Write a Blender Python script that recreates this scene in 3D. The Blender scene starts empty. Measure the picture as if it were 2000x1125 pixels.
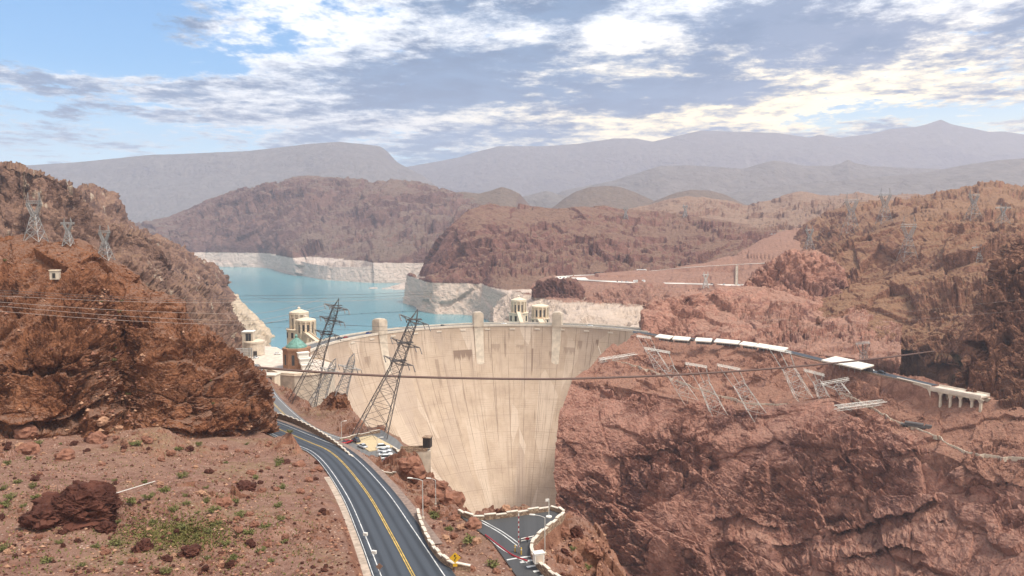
# Reservoir dam in a red rock canyon, seen from a high bridge
EXPOSURE = 0.74; SUN_E = 3.0; SUN_AZ = 112; SUN_EL = 62; SKY_S = .10; SKY_SEED = 3.7
HAZE_D = 1.1e-4; HAZE_C = (.745, .775, .91, 1); BEHIND = (.88, .83, .76)
# cover: (weight, azimuth, elevation, spread in azimuth, spread in elevation)
COVER = [(-.20, -33, 13.5, 14, 4.5), (.07, -17, 13, 7, 3.5), (.15, 3, 13, 18, 9), (.16, 24, 14, 14, 7), (.13, -32, 9.6, 7, .9), (.12, -14, 8.4, 16, 1.6), (-.12, 27, 7.4, 8, 1.4), (.10, 4, 8, 18, 2.4), (-.05, -8, 10.6, 3, .8)]
THICK = [(.06, -2, 11.6, 15, 1.7), (.09, 20, 14.5, 9, 3.4), (.10, 13, 9.2, 8, 1.2), (.06, -5, 9.4, 9, 1.2), (.07, 4, 15.5, 6, 1.2), (-.12, -17, 14, 7, 4), (.08, -2, 6.9, 7, .7), (-.10, 7.5, 13.8, 3.5, 1.2), (-.07, 30, 14.5, 4, 2), (.06, 33, 12.5, 4, 1.2), (-.06, 24, 8.4, 9, .9), (.05, -30, 7.5, 8, .6), (-.04, 8, 7.6, 12, .9)]
import bpy, bmesh, math, random
import numpy as np
from mathutils import Vector, Matrix
random.seed(7)
C = bpy.context.scene.collection
R = math.radians
# ------------------------------------------------------------------ camera geometry: lake level is z = 0, dam crest z = 50
F = 1455.0; PITCH = R(4.8); ZC = 138.0
CP, SP = math.cos(PITCH), math.sin(PITCH)
def ray(px, py):
    v = (py - 562.5) / F
    return (px - 1000) / F, CP - v * SP, SP + v * CP          # right, forward, down
def W(px, py, D):                                              # point at forward distance D
    u, f, d = ray(px, py)
    return (u / f * D, D, ZC - d / f * D)
def Wh(px, py, h):                                             # point h metres below the camera
    u, f, d = ray(px, py)
    D = h * f / d
    return (u / f * D, D, ZC - h)
def V(px, py, D): return Vector(W(px, py, D))
def Vh(px, py, h): return Vector(Wh(px, py, h))

# ------------------------------------------------------------------ numpy noise
def _h(ix, iy, iz, s):
    n = (ix.astype(np.int64) * 374761393 + iy.astype(np.int64) * 668265263 + iz.astype(np.int64) * 2147483647 + s * 1274126177) & 0xFFFFFFFF
    n = ((n ^ (n >> 13)) * 1274126177) & 0xFFFFFFFF
    n = ((n ^ (n >> 16)) * 2246822519) & 0xFFFFFFFF
    n = n ^ (n >> 15)
    return (n & 0xFFFFFF).astype(np.float64) / 0xFFFFFF
def vnoise(P, s=0):                                            # value noise, -1..1
    i = np.floor(P); f = P - i; i = i.astype(np.int64)
    f = f * f * f * (f * (f * 6 - 15) + 10)
    x, y, z = i[:, 0], i[:, 1], i[:, 2]; fx, fy, fz = f[:, 0], f[:, 1], f[:, 2]
    def c(a, b, d): return _h(x + a, y + b, z + d, s)
    x00 = c(0,0,0) * (1-fx) + c(1,0,0) * fx; x10 = c(0,1,0) * (1-fx) + c(1,1,0) * fx
    x01 = c(0,0,1) * (1-fx) + c(1,0,1) * fx; x11 = c(0,1,1) * (1-fx) + c(1,1,1) * fx
    return ((x00 * (1-fy) + x10 * fy) * (1-fz) + (x01 * (1-fy) + x11 * fy) * fz) * 2 - 1
ROT = np.array([[0.36, 0.48, -0.8], [-0.8, 0.6, 0.0], [0.48, 0.64, 0.6]])
def fbm(P, octs=5, gain=.5, s=0):
    t = np.zeros(len(P)); a = 1.0; Q = P
    for k in range(octs):
        t += a * vnoise(Q, s + k); a *= gain; Q = (Q @ ROT.T) * 2.03 + 11.3
    return t
def ridged(P, octs=5, gain=.5, s=0):
    t = np.zeros(len(P)); a = 1.0; Q = P; w = np.ones(len(P))
    for k in range(octs):
        n = 1 - np.abs(vnoise(Q, s + k)); n = n * n
        t += a * n * w; w = np.clip(n * 1.6, 0, 1); a *= gain; Q = (Q @ ROT.T) * 2.03 + 7.1
    return t - .7
def voro(P, s=0):                                              # F1, F2, id of the cell
    i = np.floor(P).astype(np.int64)
    f1 = np.full(len(P), 9.0); f2 = np.full(len(P), 9.0); idv = np.zeros(len(P))
    for a in (-1, 0, 1):
        for b in (-1, 0, 1):
            for c in (-1, 0, 1):
                x, y, z = i[:, 0] + a, i[:, 1] + b, i[:, 2] + c
                qx, qy, qz = x + _h(x, y, z, s), y + _h(x, y, z, s + 1), z + _h(x, y, z, s + 2)
                d = np.sqrt((P[:, 0] - qx) ** 2 + (P[:, 1] - qy) ** 2 + (P[:, 2] - qz) ** 2)
                nearer = d < f1
                f2 = np.where(nearer, f1, np.minimum(f2, d))
                idv = np.where(nearer, _h(x, y, z, s + 5), idv)
                f1 = np.minimum(f1, d)
    return f1, f2, idv
def smooth01(a, b, x):
    t = np.clip((x - a) / (b - a), 0, 1); return t * t * (3 - 2 * t)

# ------------------------------------------------------------------ mesh helpers
def grid_object(name, P, nx, ny, mat, flat=True, uv=None):
    """P: (ny*nx, 3) row-major -> one mesh object"""
    me = bpy.data.meshes.new(name)
    j, i = np.meshgrid(np.arange(ny - 1), np.arange(nx - 1), indexing='ij')
    a = (j * nx + i).ravel()
    q = np.stack([a, a + nx, a + nx + 1, a + 1], 1)             # rows run from the top down: this order faces the viewer
    n = len(q)
    me.vertices.add(len(P)); me.vertices.foreach_set('co', P.astype(np.float32).ravel())
    me.loops.add(n * 4); me.loops.foreach_set('vertex_index', q.astype(np.int32).ravel())
    me.polygons.add(n)
    me.polygons.foreach_set('loop_start', np.arange(0, n * 4, 4, dtype=np.int32))
    me.polygons.foreach_set('use_smooth', np.full(n, not flat))
    if uv is not None:
        l = me.uv_layers.new(name='UVMap'); l.data.foreach_set('uv', uv[q.ravel()].astype(np.float32).ravel())
    me.update(calc_edges=True); me.validate()
    if mat: me.materials.append(mat)
    o = bpy.data.objects.new(name, me); C.objects.link(o)
    return o
def normals(P, nx, ny):
    G = P.reshape(ny, nx, 3)
    du = np.gradient(G, axis=1); dv = np.gradient(G, axis=0)
    n = np.cross(dv, du); n /= np.linalg.norm(n, axis=2, keepdims=True) + 1e-9
    return n.reshape(-1, 3)
def blur(G, k, axis):
    if k < 1: return G
    k = int(k); pad = [(0, 0)] * G.ndim; pad[axis] = (k, k)
    H = np.pad(G, pad, mode='reflect', reflect_type='odd')
    c = np.cumsum(H, axis=axis); z = np.zeros_like(np.take(c, [0], axis=axis)); c = np.concatenate([z, c], axis=axis)
    n = G.shape[axis]; w = 2 * k + 1
    return (np.take(c, range(w, w + n), axis=axis) - np.take(c, range(0, n), axis=axis)) / w
def loft_points(rows, step=2.0, back=((60, -25), (160, -120)), drop=60, soft=(.012, .02), nx=None):
    """rows: photo polylines (px, py, D) from the ridge down; adds a back slope behind the ridge and a skirt under the last row."""
    nxp = max(max(p[0] for p in r) - min(p[0] for p in r) for r in rows)
    nx = nx or int(nxp / step) + 2
    L = []; Lp = []
    for r in rows:
        p = np.array([(a[0], a[1]) for a in r], float); w = np.array([W(*a) for a in r])
        t = np.concatenate([[0], np.cumsum(np.linalg.norm(np.diff(p, axis=0), axis=1))]); t /= t[-1]
        T = np.linspace(0, 1, nx)
        L.append(np.stack([np.interp(T, t, w[:, k]) for k in range(3)], 1)); Lp.append(np.stack([np.interp(T, t, p[:, k]) for k in range(2)], 1))
    out = []
    gaps = [max(3, int(np.median(np.linalg.norm(Lp[k + 1] - Lp[k], axis=1)) / step)) for k in range(len(L) - 1)]
    for k in range(len(L) - 1):
        s = np.linspace(0, 1, gaps[k], endpoint=False)[:, None, None]
        out.append(L[k][None] * (1 - s) + L[k + 1][None] * s)
    out.append(L[-1][None])
    G = np.concatenate(out, 0)
    ky = int(soft[1] * G.shape[0]) + 1
    G = blur(blur(G, ky, 0), max(1, ky // 2), 0)
    kx = int(soft[0] * nx); G = blur(G, kx, 1)
    pre = []
    top = G[0]; dirn = top * np.array([1, 1, 0]); dirn /= np.linalg.norm(dirn, axis=1, keepdims=True)
    prev = top; nb = 0
    for (db, dz) in back[::-1]:
        pass
    seq = [(0, 0)] + list(back)
    for k in range(len(seq) - 1, 0, -1):
        a, b = seq[k], seq[k - 1]; n = 14
        for q in range(n):
            s = 1 - q / n
            d = b[0] + (a[0] - b[0]) * s; z = b[1] + (a[1] - b[1]) * s
            pre.append((top + dirn * d + np.array([0, 0, z]))[None])
    post = []
    if drop:
        for q in range(1, 9):
            post.append((G[-1] + np.array([0, 0, -drop * q / 8.0]))[None])
    G = np.concatenate(pre + [G] + post, 0)
    return G.reshape(-1, 3), nx, G.shape[0], len(pre)

class MB:
    """collects boxes, bars and tubes, then links them as one mesh"""
    def __init__(s): s.v = []; s.f = []; s.mi = []
    def add(s, vs, fs, mi=0):
        b = len(s.v); s.v += [tuple(x) for x in vs]; s.f += [tuple(b + i for i in f) for f in fs]; s.mi += [mi] * len(fs); return s
    def box(s, c, size, rz=0.0, mi=0, taper=1.0):
        x, y, z = size[0] / 2, size[1] / 2, size[2] / 2; ca, sa = math.cos(rz), math.sin(rz); vs = []
        for dz in (-1, 1):
            k = taper if dz > 0 else 1
            for dx, dy in ((-1, -1), (1, -1), (1, 1), (-1, 1)):
                X, Y = dx * x * k, dy * y * k
                vs.append((c[0] + X * ca - Y * sa, c[1] + X * sa + Y * ca, c[2] + dz * z))
        return s.add(vs, [(0, 3, 2, 1), (4, 5, 6, 7), (0, 1, 5, 4), (1, 2, 6, 5), (2, 3, 7, 6), (3, 0, 4, 7)], mi)
    def bar(s, a, b, r, n=4, mi=0, r2=None):
        a, b = Vector(a), Vector(b); d = (b - a)
        if d.length < 1e-6: return s
        d.normalize(); u = d.orthogonal().normalized(); w = d.cross(u); vs = []; r2 = r if r2 is None else r2
        for p, q in ((a, r), (b, r2)):
            for k in range(n):
                t = 2 * math.pi * (k + .5) / n; vs.append(p + (u * math.cos(t) + w * math.sin(t)) * q)
        fs = [(k, (k + 1) % n, n + (k + 1) % n, n + k) for k in range(n)] + [tuple(range(n))[::-1], tuple(range(n, 2 * n))]
        return s.add(vs, fs, mi)
    def tube(s, pts, r, n=5, mi=0):
        pts = [Vector(p) for p in pts]; vs = []; m = len(pts)
        for k, p in enumerate(pts):
            d = (pts[min(k + 1, m - 1)] - pts[max(k - 1, 0)]).normalized()
            u = d.cross(Vector((0, 0, 1))); u = u.normalized() if u.length > 1e-4 else d.orthogonal().normalized(); w = d.cross(u)
            for q in range(n):
                t = 2 * math.pi * q / n; vs.append(p + (u * math.cos(t) + w * math.sin(t)) * r)
        fs = [(k * n + q, k * n + (q + 1) % n, (k + 1) * n + (q + 1) % n, (k + 1) * n + q) for k in range(m - 1) for q in range(n)]
        return s.add(vs, fs + [tuple(range(n))[::-1], tuple(range((m - 1) * n, m * n))], mi)
    def prism(s, poly, z0, z1, mi=0, mi_side=None):
        n = len(poly); vs = [(p[0], p[1], z0) for p in poly] + [(p[0], p[1], z1) for p in poly]
        area = sum(poly[k][0] * poly[(k + 1) % n][1] - poly[(k + 1) % n][0] * poly[k][1] for k in range(n))
        if area < 0:
            vs = vs[:n][::-1] + vs[n:][::-1]
        s.add(vs, [tuple(range(n))[::-1], tuple(range(n, 2 * n))], mi)
        b = len(s.v) - 2 * n
        for k in range(n):
            s.f.append((b + k, b + (k + 1) % n, b + n + (k + 1) % n, b + n + k)); s.mi.append(mi if mi_side is None else mi_side)
        return s
    def lathe(s, c, prof, n=16, mi=0, a0=0.0, squash=(1, 1)):
        vs = []; m = len(prof)
        for r, z in prof:
            for k in range(n):
                t = a0 + 2 * math.pi * k / n; vs.append((c[0] + r * math.cos(t) * squash[0], c[1] + r * math.sin(t) * squash[1], c[2] + z))
        fs = [(j * n + k, j * n + (k + 1) % n, (j + 1) * n + (k + 1) % n, (j + 1) * n + k) for j in range(m - 1) for k in range(n)]
        return s.add(vs, fs + [tuple(range(n))[::-1], tuple(range((m - 1) * n, m * n))], mi)
    def build(s, name, mat, parent=None, smooth=False, bevel=0, local=False):
        me = bpy.data.meshes.new(name); vs = s.v
        if parent is not None and not local:
            inv = parent.matrix_basis.inverted(); vs = [tuple(inv @ Vector(v)) for v in s.v]
        me.from_pydata(vs, [], s.f)
        for m in (mat if isinstance(mat, (list, tuple)) else [mat]): me.materials.append(m)
        for p, k in zip(me.polygons, s.mi): p.material_index = k; p.use_smooth = smooth
        me.update()
        o = bpy.data.objects.new(name, me); C.objects.link(o)
        if parent is not None: o.parent = parent
        if bevel:
            b = o.modifiers.new('soft', 'BEVEL'); b.width = bevel; b.segments = 2; b.limit_method = 'ANGLE'
        return o
def tag(o, label, cat, group=None):
    o['label'] = label; o['category'] = cat
    if group: o['group'] = group
    return o
def struct(o, kind='structure'): o['kind'] = kind; return o
def thing(name, label, cat, loc=(0, 0, 0), rz=0.0, group=None):
    o = bpy.data.objects.new(name, None); C.objects.link(o); o.location = loc; o.rotation_euler = (0, 0, rz)
    o.empty_display_size = .5
    return tag(o, label, cat, group)
def copy_tree(o, parent=None):
    c = o.copy(); C.objects.link(c)
    if parent is not None: c.parent = parent
    for ch in list(o.children): copy_tree(ch, c)
    return c

# ------------------------------------------------------------------ material helpers
def lin(r, g, b):
    f = lambda c: ((c / 255 + .055) / 1.055) ** 2.4 if c > 10 else c / 255 / 12.92
    return (f(r), f(g), f(b), 1)
class NT:
    def __init__(s, name):
        s.m = bpy.data.materials.new(name); s.m.use_nodes = True; s.t = s.m.node_tree; s.t.nodes.clear()
        s.out = s.n('ShaderNodeOutputMaterial'); s.bsdf = s.n('ShaderNodeBsdfPrincipled'); s.l(s.bsdf.outputs[0], s.out.inputs[0])
        s.pos = s.n('ShaderNodeTexCoord').outputs['Object']
    def n(s, k, **kw):
        x = s.t.nodes.new(k)
        for a, b in kw.items(): setattr(x, a, b)
        return x
    def l(s, a, b): s.t.links.new(a, b)
    def put(s, sock, v):
        if hasattr(v, 'is_linked') or hasattr(v, 'links'): s.l(v, sock)
        else: sock.default_value = (*v, 1) if isinstance(v, tuple) and len(v) == 3 and sock.type == 'RGBA' else v
    def map(s, scale, vec=None):
        m = s.n('ShaderNodeMapping'); s.l(vec or s.pos, m.inputs[0]); m.inputs['Scale'].default_value = scale; return m.outputs[0]
    def noise(s, scale, detail=6, rough=.55, vec=None, dist=0.0):
        x = s.n('ShaderNodeTexNoise'); s.l(vec or s.pos, x.inputs['Vector']); x.inputs['Scale'].default_value = scale
        x.inputs['Detail'].default_value = detail; x.inputs['Roughness'].default_value = rough; x.inputs['Distortion'].default_value = dist
        return x.outputs['Fac']
    def voro(s, scale, vec=None, feature='F1', out='Distance'):
        x = s.n('ShaderNodeTexVoronoi'); x.feature = feature; s.l(vec or s.pos, x.inputs['Vector']); x.inputs['Scale'].default_value = scale
        return x.outputs[out]
    def ramp(s, fac, stops):
        x = s.n('ShaderNodeValToRGB'); s.l(fac, x.inputs[0]); e = x.color_ramp.elements
        while len(e) < len(stops): e.new(.5)
        for k, (p, c) in enumerate(stops):
            e[k].position = p; e[k].color = c if len(c) == 4 else (*c, 1)
        return x.outputs[0]
    def step(s, fac, a, b):
        x = s.n('ShaderNodeMapRange'); x.interpolation_type = 'SMOOTHSTEP'; s.l(fac, x.inputs[0]); x.inputs[1].default_value = a; x.inputs[2].default_value = b; return x.outputs[0]
    def mix(s, fac, a, b, mode='MIX'):
        x = s.n('ShaderNodeMix', data_type='RGBA', blend_type=mode); s.put(x.inputs[0], fac); s.put(x.inputs[6], a); s.put(x.inputs[7], b); return x.outputs[2]
    def math(s, op, a, b=0.0, clamp=False):
        x = s.n('ShaderNodeMath', operation=op, use_clamp=clamp); s.put(x.inputs[0], a); s.put(x.inputs[1], b); return x.outputs[0]
    def xyz(s, vec): x = s.n('ShaderNodeSeparateXYZ'); s.l(vec, x.inputs[0]); return x.outputs
    def geo(s): return s.n('ShaderNodeNewGeometry')
    def bump(s, h, dist, strength=1.0, prev=None):
        x = s.n('ShaderNodeBump'); s.l(h, x.inputs['Height']); x.inputs['Distance'].default_value = dist; x.inputs['Strength'].default_value = strength
        if prev: s.l(prev, x.inputs['Normal'])
        return x.outputs[0]
    def done(s, col, rough=.85, normal=None, metal=0.0, spec=.3):
        s.put(s.bsdf.inputs['Base Color'], col); s.put(s.bsdf.inputs['Roughness'], rough); s.bsdf.inputs['Metallic'].default_value = metal
        s.bsdf.inputs['Specular IOR Level'].default_value = spec
        if normal: s.l(normal, s.bsdf.inputs['Normal'])
        return s.m
def plain(name, col, rough=.6, metal=0.0, vary=.12, scale=1.5, bump=0.0, spec=.4):
    t = NT(name); n = t.noise(scale, 5)
    c = t.mix(t.step(n, .3, .7), tuple(x * (1 - vary) for x in col[:3]) + (1,), tuple(min(1, x * (1 + vary)) for x in col[:3]) + (1,))
    return t.done(c, rough, t.bump(n, bump) if bump else None, metal, spec)
# ------------------------------------------------------------------ camera
scene = bpy.context.scene
cam = bpy.data.cameras.new('camera'); cam_o = bpy.data.objects.new('camera', cam); C.objects.link(cam_o)
cam.sensor_width = 36; cam.lens = 36 * F / 2000; cam.clip_end = 60000; cam.clip_start = 1
cam_o.location = (0, 0, ZC); cam_o.rotation_euler = (R(90) - PITCH, 0, 0); scene.camera = cam_o
scene.view_settings.view_transform = 'Standard'; scene.view_settings.look = 'None'; scene.view_settings.gamma = 1
scene.view_settings.exposure = EXPOSURE
scene.cycles.volume_bounces = 1; scene.cycles.max_bounces = 5; scene.cycles.diffuse_bounces = 3; scene.cycles.use_denoising = True
# ------------------------------------------------------------------ sun and sky
sun = bpy.data.lights.new('sun', 'SUN'); sun.energy = SUN_E; sun.angle = R(16); sun.color = (1, .93, .82)
so = bpy.data.objects.new('sun', sun); C.objects.link(so)
sd = Vector((math.sin(R(SUN_AZ)) * math.cos(R(SUN_EL)), math.cos(R(SUN_AZ)) * math.cos(R(SUN_EL)), math.sin(R(SUN_EL))))
so.rotation_euler = sd.to_track_quat('Z', 'Y').to_euler(); so.location = sd * 1500
def build_world():
    w = bpy.data.worlds.new('World'); scene.world = w; w.use_nodes = True; t = w.node_tree; t.nodes.clear()
    N = lambda k, **kw: (lambda x: ([setattr(x, a, b) for a, b in kw.items()], x)[1])(t.nodes.new(k))
    L = t.links.new
    def put(s, v):
        if hasattr(v, 'links'): L(v, s)
        else: s.default_value = v
    def ma(op, a, b=0.0, c=None, clamp=False):
        x = N('ShaderNodeMath', operation=op, use_clamp=clamp); put(x.inputs[0], a); put(x.inputs[1], b)
        if c is not None: put(x.inputs[2], c)
        return x.outputs[0]
    def step(v, a, b):
        x = N('ShaderNodeMapRange', interpolation_type='SMOOTHSTEP'); put(x.inputs[0], v); x.inputs[1].default_value = a; x.inputs[2].default_value = b; return x.outputs[0]
    def mix(f, a, b, mode='MIX'):
        x = N('ShaderNodeMix', data_type='RGBA', blend_type=mode); put(x.inputs[0], f); put(x.inputs[6], a); put(x.inputs[7], b); return x.outputs[2]
    out = N('ShaderNodeOutputWorld'); bg = N('ShaderNodeBackground'); L(bg.outputs[0], out.inputs[0])
    co = N('ShaderNodeTexCoord').outputs['Generated']
    s = N('ShaderNodeSeparateXYZ'); L(co, s.inputs[0]); X, Y, Z = s.outputs
    zz = ma('MAXIMUM', Z, 0.0)
    az = ma('MULTIPLY', ma('ARCTAN2', X, Y), 57.2958)                   # degrees, 0 up the canyon
    el = ma('MULTIPLY', ma('ARCSINE', zz), 57.2958)
    sky = N('ShaderNodeTexSky', sky_type='NISHITA', sun_disc=False); sky.sun_elevation = R(SUN_EL); sky.sun_rotation = R(SUN_AZ)
    sky.air_density = 1.0; sky.dust_density = .7; sky.altitude = 500
    base = mix(1.0, sky.outputs[0], (SKY_S * .42, SKY_S * .98, SKY_S * 1.25, 1), 'MULTIPLY')
    # cloud layer on a plane overhead: position = direction / (height)
    den = ma('ADD', zz, .085)
    cx = N('ShaderNodeCombineXYZ'); L(ma('DIVIDE', X, den), cx.inputs[0]); L(ma('DIVIDE', Y, den), cx.inputs[1]); cx.inputs[2].default_value = SKY_SEED
    def noise(scale, detail, rough, vec=None, dist=0.0, stretch=None):
        v = vec or cx.outputs[0]
        if stretch:
            mp = N('ShaderNodeMapping'); L(v, mp.inputs[0]); mp.inputs['Scale'].default_value = stretch; v = mp.outputs[0]
        x = N('ShaderNodeTexNoise'); L(v, x.inputs['Vector']); x.inputs['Scale'].default_value = scale; x.inputs['Detail'].default_value = detail
        x.inputs['Roughness'].default_value = rough; x.inputs['Distortion'].default_value = dist; return x.outputs['Fac']
    def blob(a0, e0, ra, re):                                           # soft patch of sky, 1 in the middle
        da = ma('DIVIDE', ma('SUBTRACT', az, a0), ra); de = ma('DIVIDE', ma('SUBTRACT', el, e0), re)
        q = ma('ADD', ma('MULTIPLY', da, da), ma('MULTIPLY', de, de)); return ma('EXPONENT', ma('MULTIPLY', q, -1.0))
    def total(items):
        r = None
        for (k, *b) in items:
            v = ma('MULTIPLY', blob(*b), k); r = v if r is None else ma('ADD', r, v)
        return r
    mid = noise(2.1, 14, .66, dist=.15); fine = noise(9.0, 10, .70, stretch=(1, .8, 1))
    big = noise(.42, 3, .5, stretch=(1, 1, 1))
    cover_bias = total(COVER)
    dens = ma('ADD', ma('ADD', ma('MULTIPLY', mid, .58), ma('MULTIPLY', fine, .42)), cover_bias)
    cover = step(dens, .47, .585)
    thick_bias = total(THICK)
    th = ma('ADD', ma('ADD', ma('MULTIPLY', mid, .55), ma('MULTIPLY', noise(7.0, 12, .72), .34)), ma('ADD', ma('MULTIPLY', big, .15), thick_bias))
    grey = step(th, .45, .60)
    deep = step(ma('ADD', ma('MULTIPLY', noise(3.0, 8, .6), .5), ma('MULTIPLY', mid, .5)), .46, .60)
    warm = ma('MULTIPLY', step(az, -14, 16), ma('SUBTRACT', 1.0, step(el, 8.0, 15.5)))
    white = mix(step(el, 6, 13), (.92, .90, .84, 1), (.86, .865, .86, 1)); white = mix(warm, white, (1.6, 1.28, .70, 1))
    greyc = mix(step(az, 0, 30), (.09, .185, .32, 1), (.13, .185, .29, 1))
    greyc = mix(deep, greyc, (.05, .12, .23, 1))
    behind = step(ma('ABSOLUTE', az), 45, 80)                           # the part of the sky beside and behind the viewer: bright thin cloud
    cloud = mix(grey, white, greyc)
    cloud = mix(behind, cloud, (BEHIND[0], BEHIND[1], BEHIND[2], 1))
    cov2 = ma('MAXIMUM', cover, ma('MULTIPLY', behind, .85))
    cov2 = ma('MULTIPLY', cov2, ma('ADD', .7, ma('MULTIPLY', step(el, 3.0, 8.0), .3)))
    veil = ma('MULTIPLY', ma('POWER', ma('SUBTRACT', 1.0, step(el, 2.0, 12.0)), 1.5), .9)
    veilc = mix(step(az, -8, 26), (.72, .98, 1.08, 1), (1.35, 1.30, .84, 1))
    col = mix(veil, base, veilc)
    col = mix(ma('MULTIPLY', cov2, .97), col, cloud)
    low = step(Z, -.02, .0)                                             # below the horizon the far desert floor
    col = mix(low, (.26, .19, .15, 1), col)
    L(col, bg.inputs[0]); bg.inputs[1].default_value = 1.0
    w.cycles.sampling_method = 'MANUAL'; w.cycles.sample_map_resolution = 1024
build_world()
# ------------------------------------------------------------------ rock materials
def rock(name, dark, mid, light, sand, s=1.0, bump=1.0, ring=None, sand_at=(.62, .82), scrub=0.0, varnish=None, streak=0.0, pale=None):
    """s: size in metres of the main colour patches"""
    t = NT(name); P = t.pos
    n1 = t.noise(1 / s, 8, .62, dist=.4); n2 = t.noise(4.3 / s, 8, .65); n3 = t.noise(.23 / s, 5, .55)
    c = t.ramp(n1, [(.30, dark), (.48, mid), (.64, light), (.80, tuple(min(1, x * 1.15) for x in light[:3]))])
    c = t.mix(t.math('MULTIPLY', t.step(n3, .52, .64), .45), c, tuple(min(1, x * 1.12) for x in light[:3])); c = t.mix(t.math('MULTIPLY', t.step(n3, .44, .32), .35), c, tuple(x * 1.15 for x in dark[:3]))
    c2 = t.ramp(n2, [(.30, tuple(x * .62 for x in mid[:3])), (.5, mid), (.70, tuple(min(1, x * 1.5) for x in light[:3]))])
    c = t.mix(.42, c, c2)
    bl = t.noise(.9 / s, 2, .5) if s > 100 else t.xyz(t.voro(2.4 / s, out='Color', vec=t.map((1, 1, .75))))[0]
    c = t.mix(t.math('MULTIPLY', t.step(bl, .55, .95), .38), c, tuple(min(1, x * 1.22) for x in light[:3])); c = t.mix(t.math('MULTIPLY', t.step(bl, .35, .0), .40), c, tuple(x * .9 for x in dark[:3]))
    if varnish:
        v = t.noise(.55 / s, 7, .6, vec=t.map((1, 1, .6))); c = t.mix(t.math('MULTIPLY', t.step(v, .56, .66), .55), c, varnish)
    if pale:
        v = t.noise(.8 / s, 8, .66, vec=t.map((1, 1, .45))); c = t.mix(t.math('MULTIPLY', t.step(v, .56, .70), .7), c, pale)
    if streak:
        v = t.noise(1.6 / s, 6, .6, vec=t.map((1, 1, .12))); c = t.mix(t.math('MULTIPLY', t.step(v, .58, .70), streak), c, (.52, .42, .32, 1))
    g = t.geo(); nz = t.xyz(g.outputs['Normal'])[2]
    f = t.math('ADD', nz, t.math('MULTIPLY', t.math('SUBTRACT', n2, .5), .5)); f = t.step(f, *sand_at)
    sd_ = t.mix(t.step(t.noise(6 / s, 8, .7), .35, .68), tuple(x * .72 for x in sand[:3]) + (1,), sand)
    c = t.mix(f, c, sd_)
    if scrub:
        d = t.voro(3.2 / s, feature='F1'); k = t.math('MULTIPLY', t.math('SUBTRACT', 1, t.step(d, .10, .26)), t.step(n1, .40, .58))
        c = t.mix(t.math('MULTIPLY', t.math('MULTIPLY', k, f), scrub), c, (.085, .085, .035, 1))
    if ring:                                                            # mineral band left where the lake stood
        z = t.xyz(P)[2]; w = t.math('ADD', z, t.math('MULTIPLY', t.math('SUBTRACT', t.noise(.05, 6, .7), .5), 5.0))
        st = t.noise(.09, 7, .7, vec=t.map((.12, .12, 3.0)))
        rc = t.ramp(st, [(.3, tuple(x * .80 for x in ring[:3])), (.5, ring), (.7, tuple(min(1, x * 1.12) for x in ring[:3]))])
        rc = t.mix(t.math('MULTIPLY', t.step(n2, .52, .74), .16), rc, tuple(x * .55 for x in ring[:3]) + (1,))
        c = t.mix(t.math('SUBTRACT', 1, t.step(w, RING_Z - .8, RING_Z + 1.2)), c, rc)
    b = t.bump(t.noise(7 / s, 9, .68), .12 * s * bump)
    b = t.bump(t.noise(2.2 / s, 6, .6, dist=1.2, vec=t.map((1, 1, 1.5))), .22 * s * bump, .8, b)
    return t.done(c, .92, b, spec=.12)
RING_Z = 47.0
RED = dict(dark=(.125, .058, .036), mid=(.27, .135, .080), light=(.40, .215, .135), sand=(.38, .225, .15, 1))
m_near = rock('red_rock_near', (.062, .024, .014), (.190, .074, .036), (.315, .140, .072), (.27, .150, .103, 1), s=5, bump=1.0, varnish=(.085, .042, .030, 1), sand_at=(.56, .80))
m_slope = rock('red_gravel_slope', (.24, .125, .085), (.34, .19, .132), (.41, .245, .175), (.37, .222, .158, 1), s=3.0, bump=.6, sand_at=(.5, .95))
m_cliff = rock('red_cliff', (.135, .056, .042), (.32, .15, .108), (.47, .25, .185), (.44, .245, .18, 1), s=16, bump=.9, varnish=(.125, .060, .056, 1), sand_at=(.70, .92), pale=(.47, .27, .215, 1))
m_right = rock('brown_hill', (.085, .036, .026), (.20, .092, .06), (.32, .165, .105), (.31, .175, .105, 1), s=12, bump=.9, sand_at=(.66, .90), scrub=.3, varnish=(.11, .06, .05, 1))
m_bench = rock('red_talus', (.17, .078, .055), (.285, .14, .098), (.38, .205, .145), (.34, .18, .125, 1), s=9, bump=.7, sand_at=(.62, .9), scrub=.35, varnish=(.20, .115, .105, 1))
m_mid = rock('dark_ridge', (.075, .034, .031), (.15, .070, .057), (.23, .118, .092), (.25, .15, .105, 1), s=34, bump=.8, ring=(.60, .48, .40), sand_at=(.78, .97), scrub=.2)
m_red = rock('red_terrace', (.19, .092, .07), (.29, .15, .115), (.36, .205, .15), (.33, .185, .135, 1), s=26, bump=.5, ring=(.52, .41, .33), sand_at=(.7, .95), scrub=.2)
m_far = rock('far_shore', (.078, .038, .035), (.145, .078, .065), (.215, .125, .098), (.23, .155, .115, 1), s=75, bump=.8, ring=(.60, .49, .42), sand_at=(.80, .97), scrub=.3)
m_tan = rock('tan_plateau', (.095, .05, .038), (.19, .10, .072), (.27, .16, .11), (.31, .20, .14, 1), s=60, bump=.5, sand_at=(.84, .97), scrub=.3)
m_left = rock('left_canyon_wall', (.085, .046, .037), (.18, .102, .076), (.285, .17, .12), (.30, .18, .12, 1), s=15, bump=.9, ring=(.62, .49, .36), sand_at=(.68, .9), streak=.9, varnish=(.10, .058, .045, 1))
m_dome = rock('olive_hill', (.085, .055, .05), (.13, .088, .075), (.175, .125, .10), (.185, .135, .10, 1), s=90, bump=.5)
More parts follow.
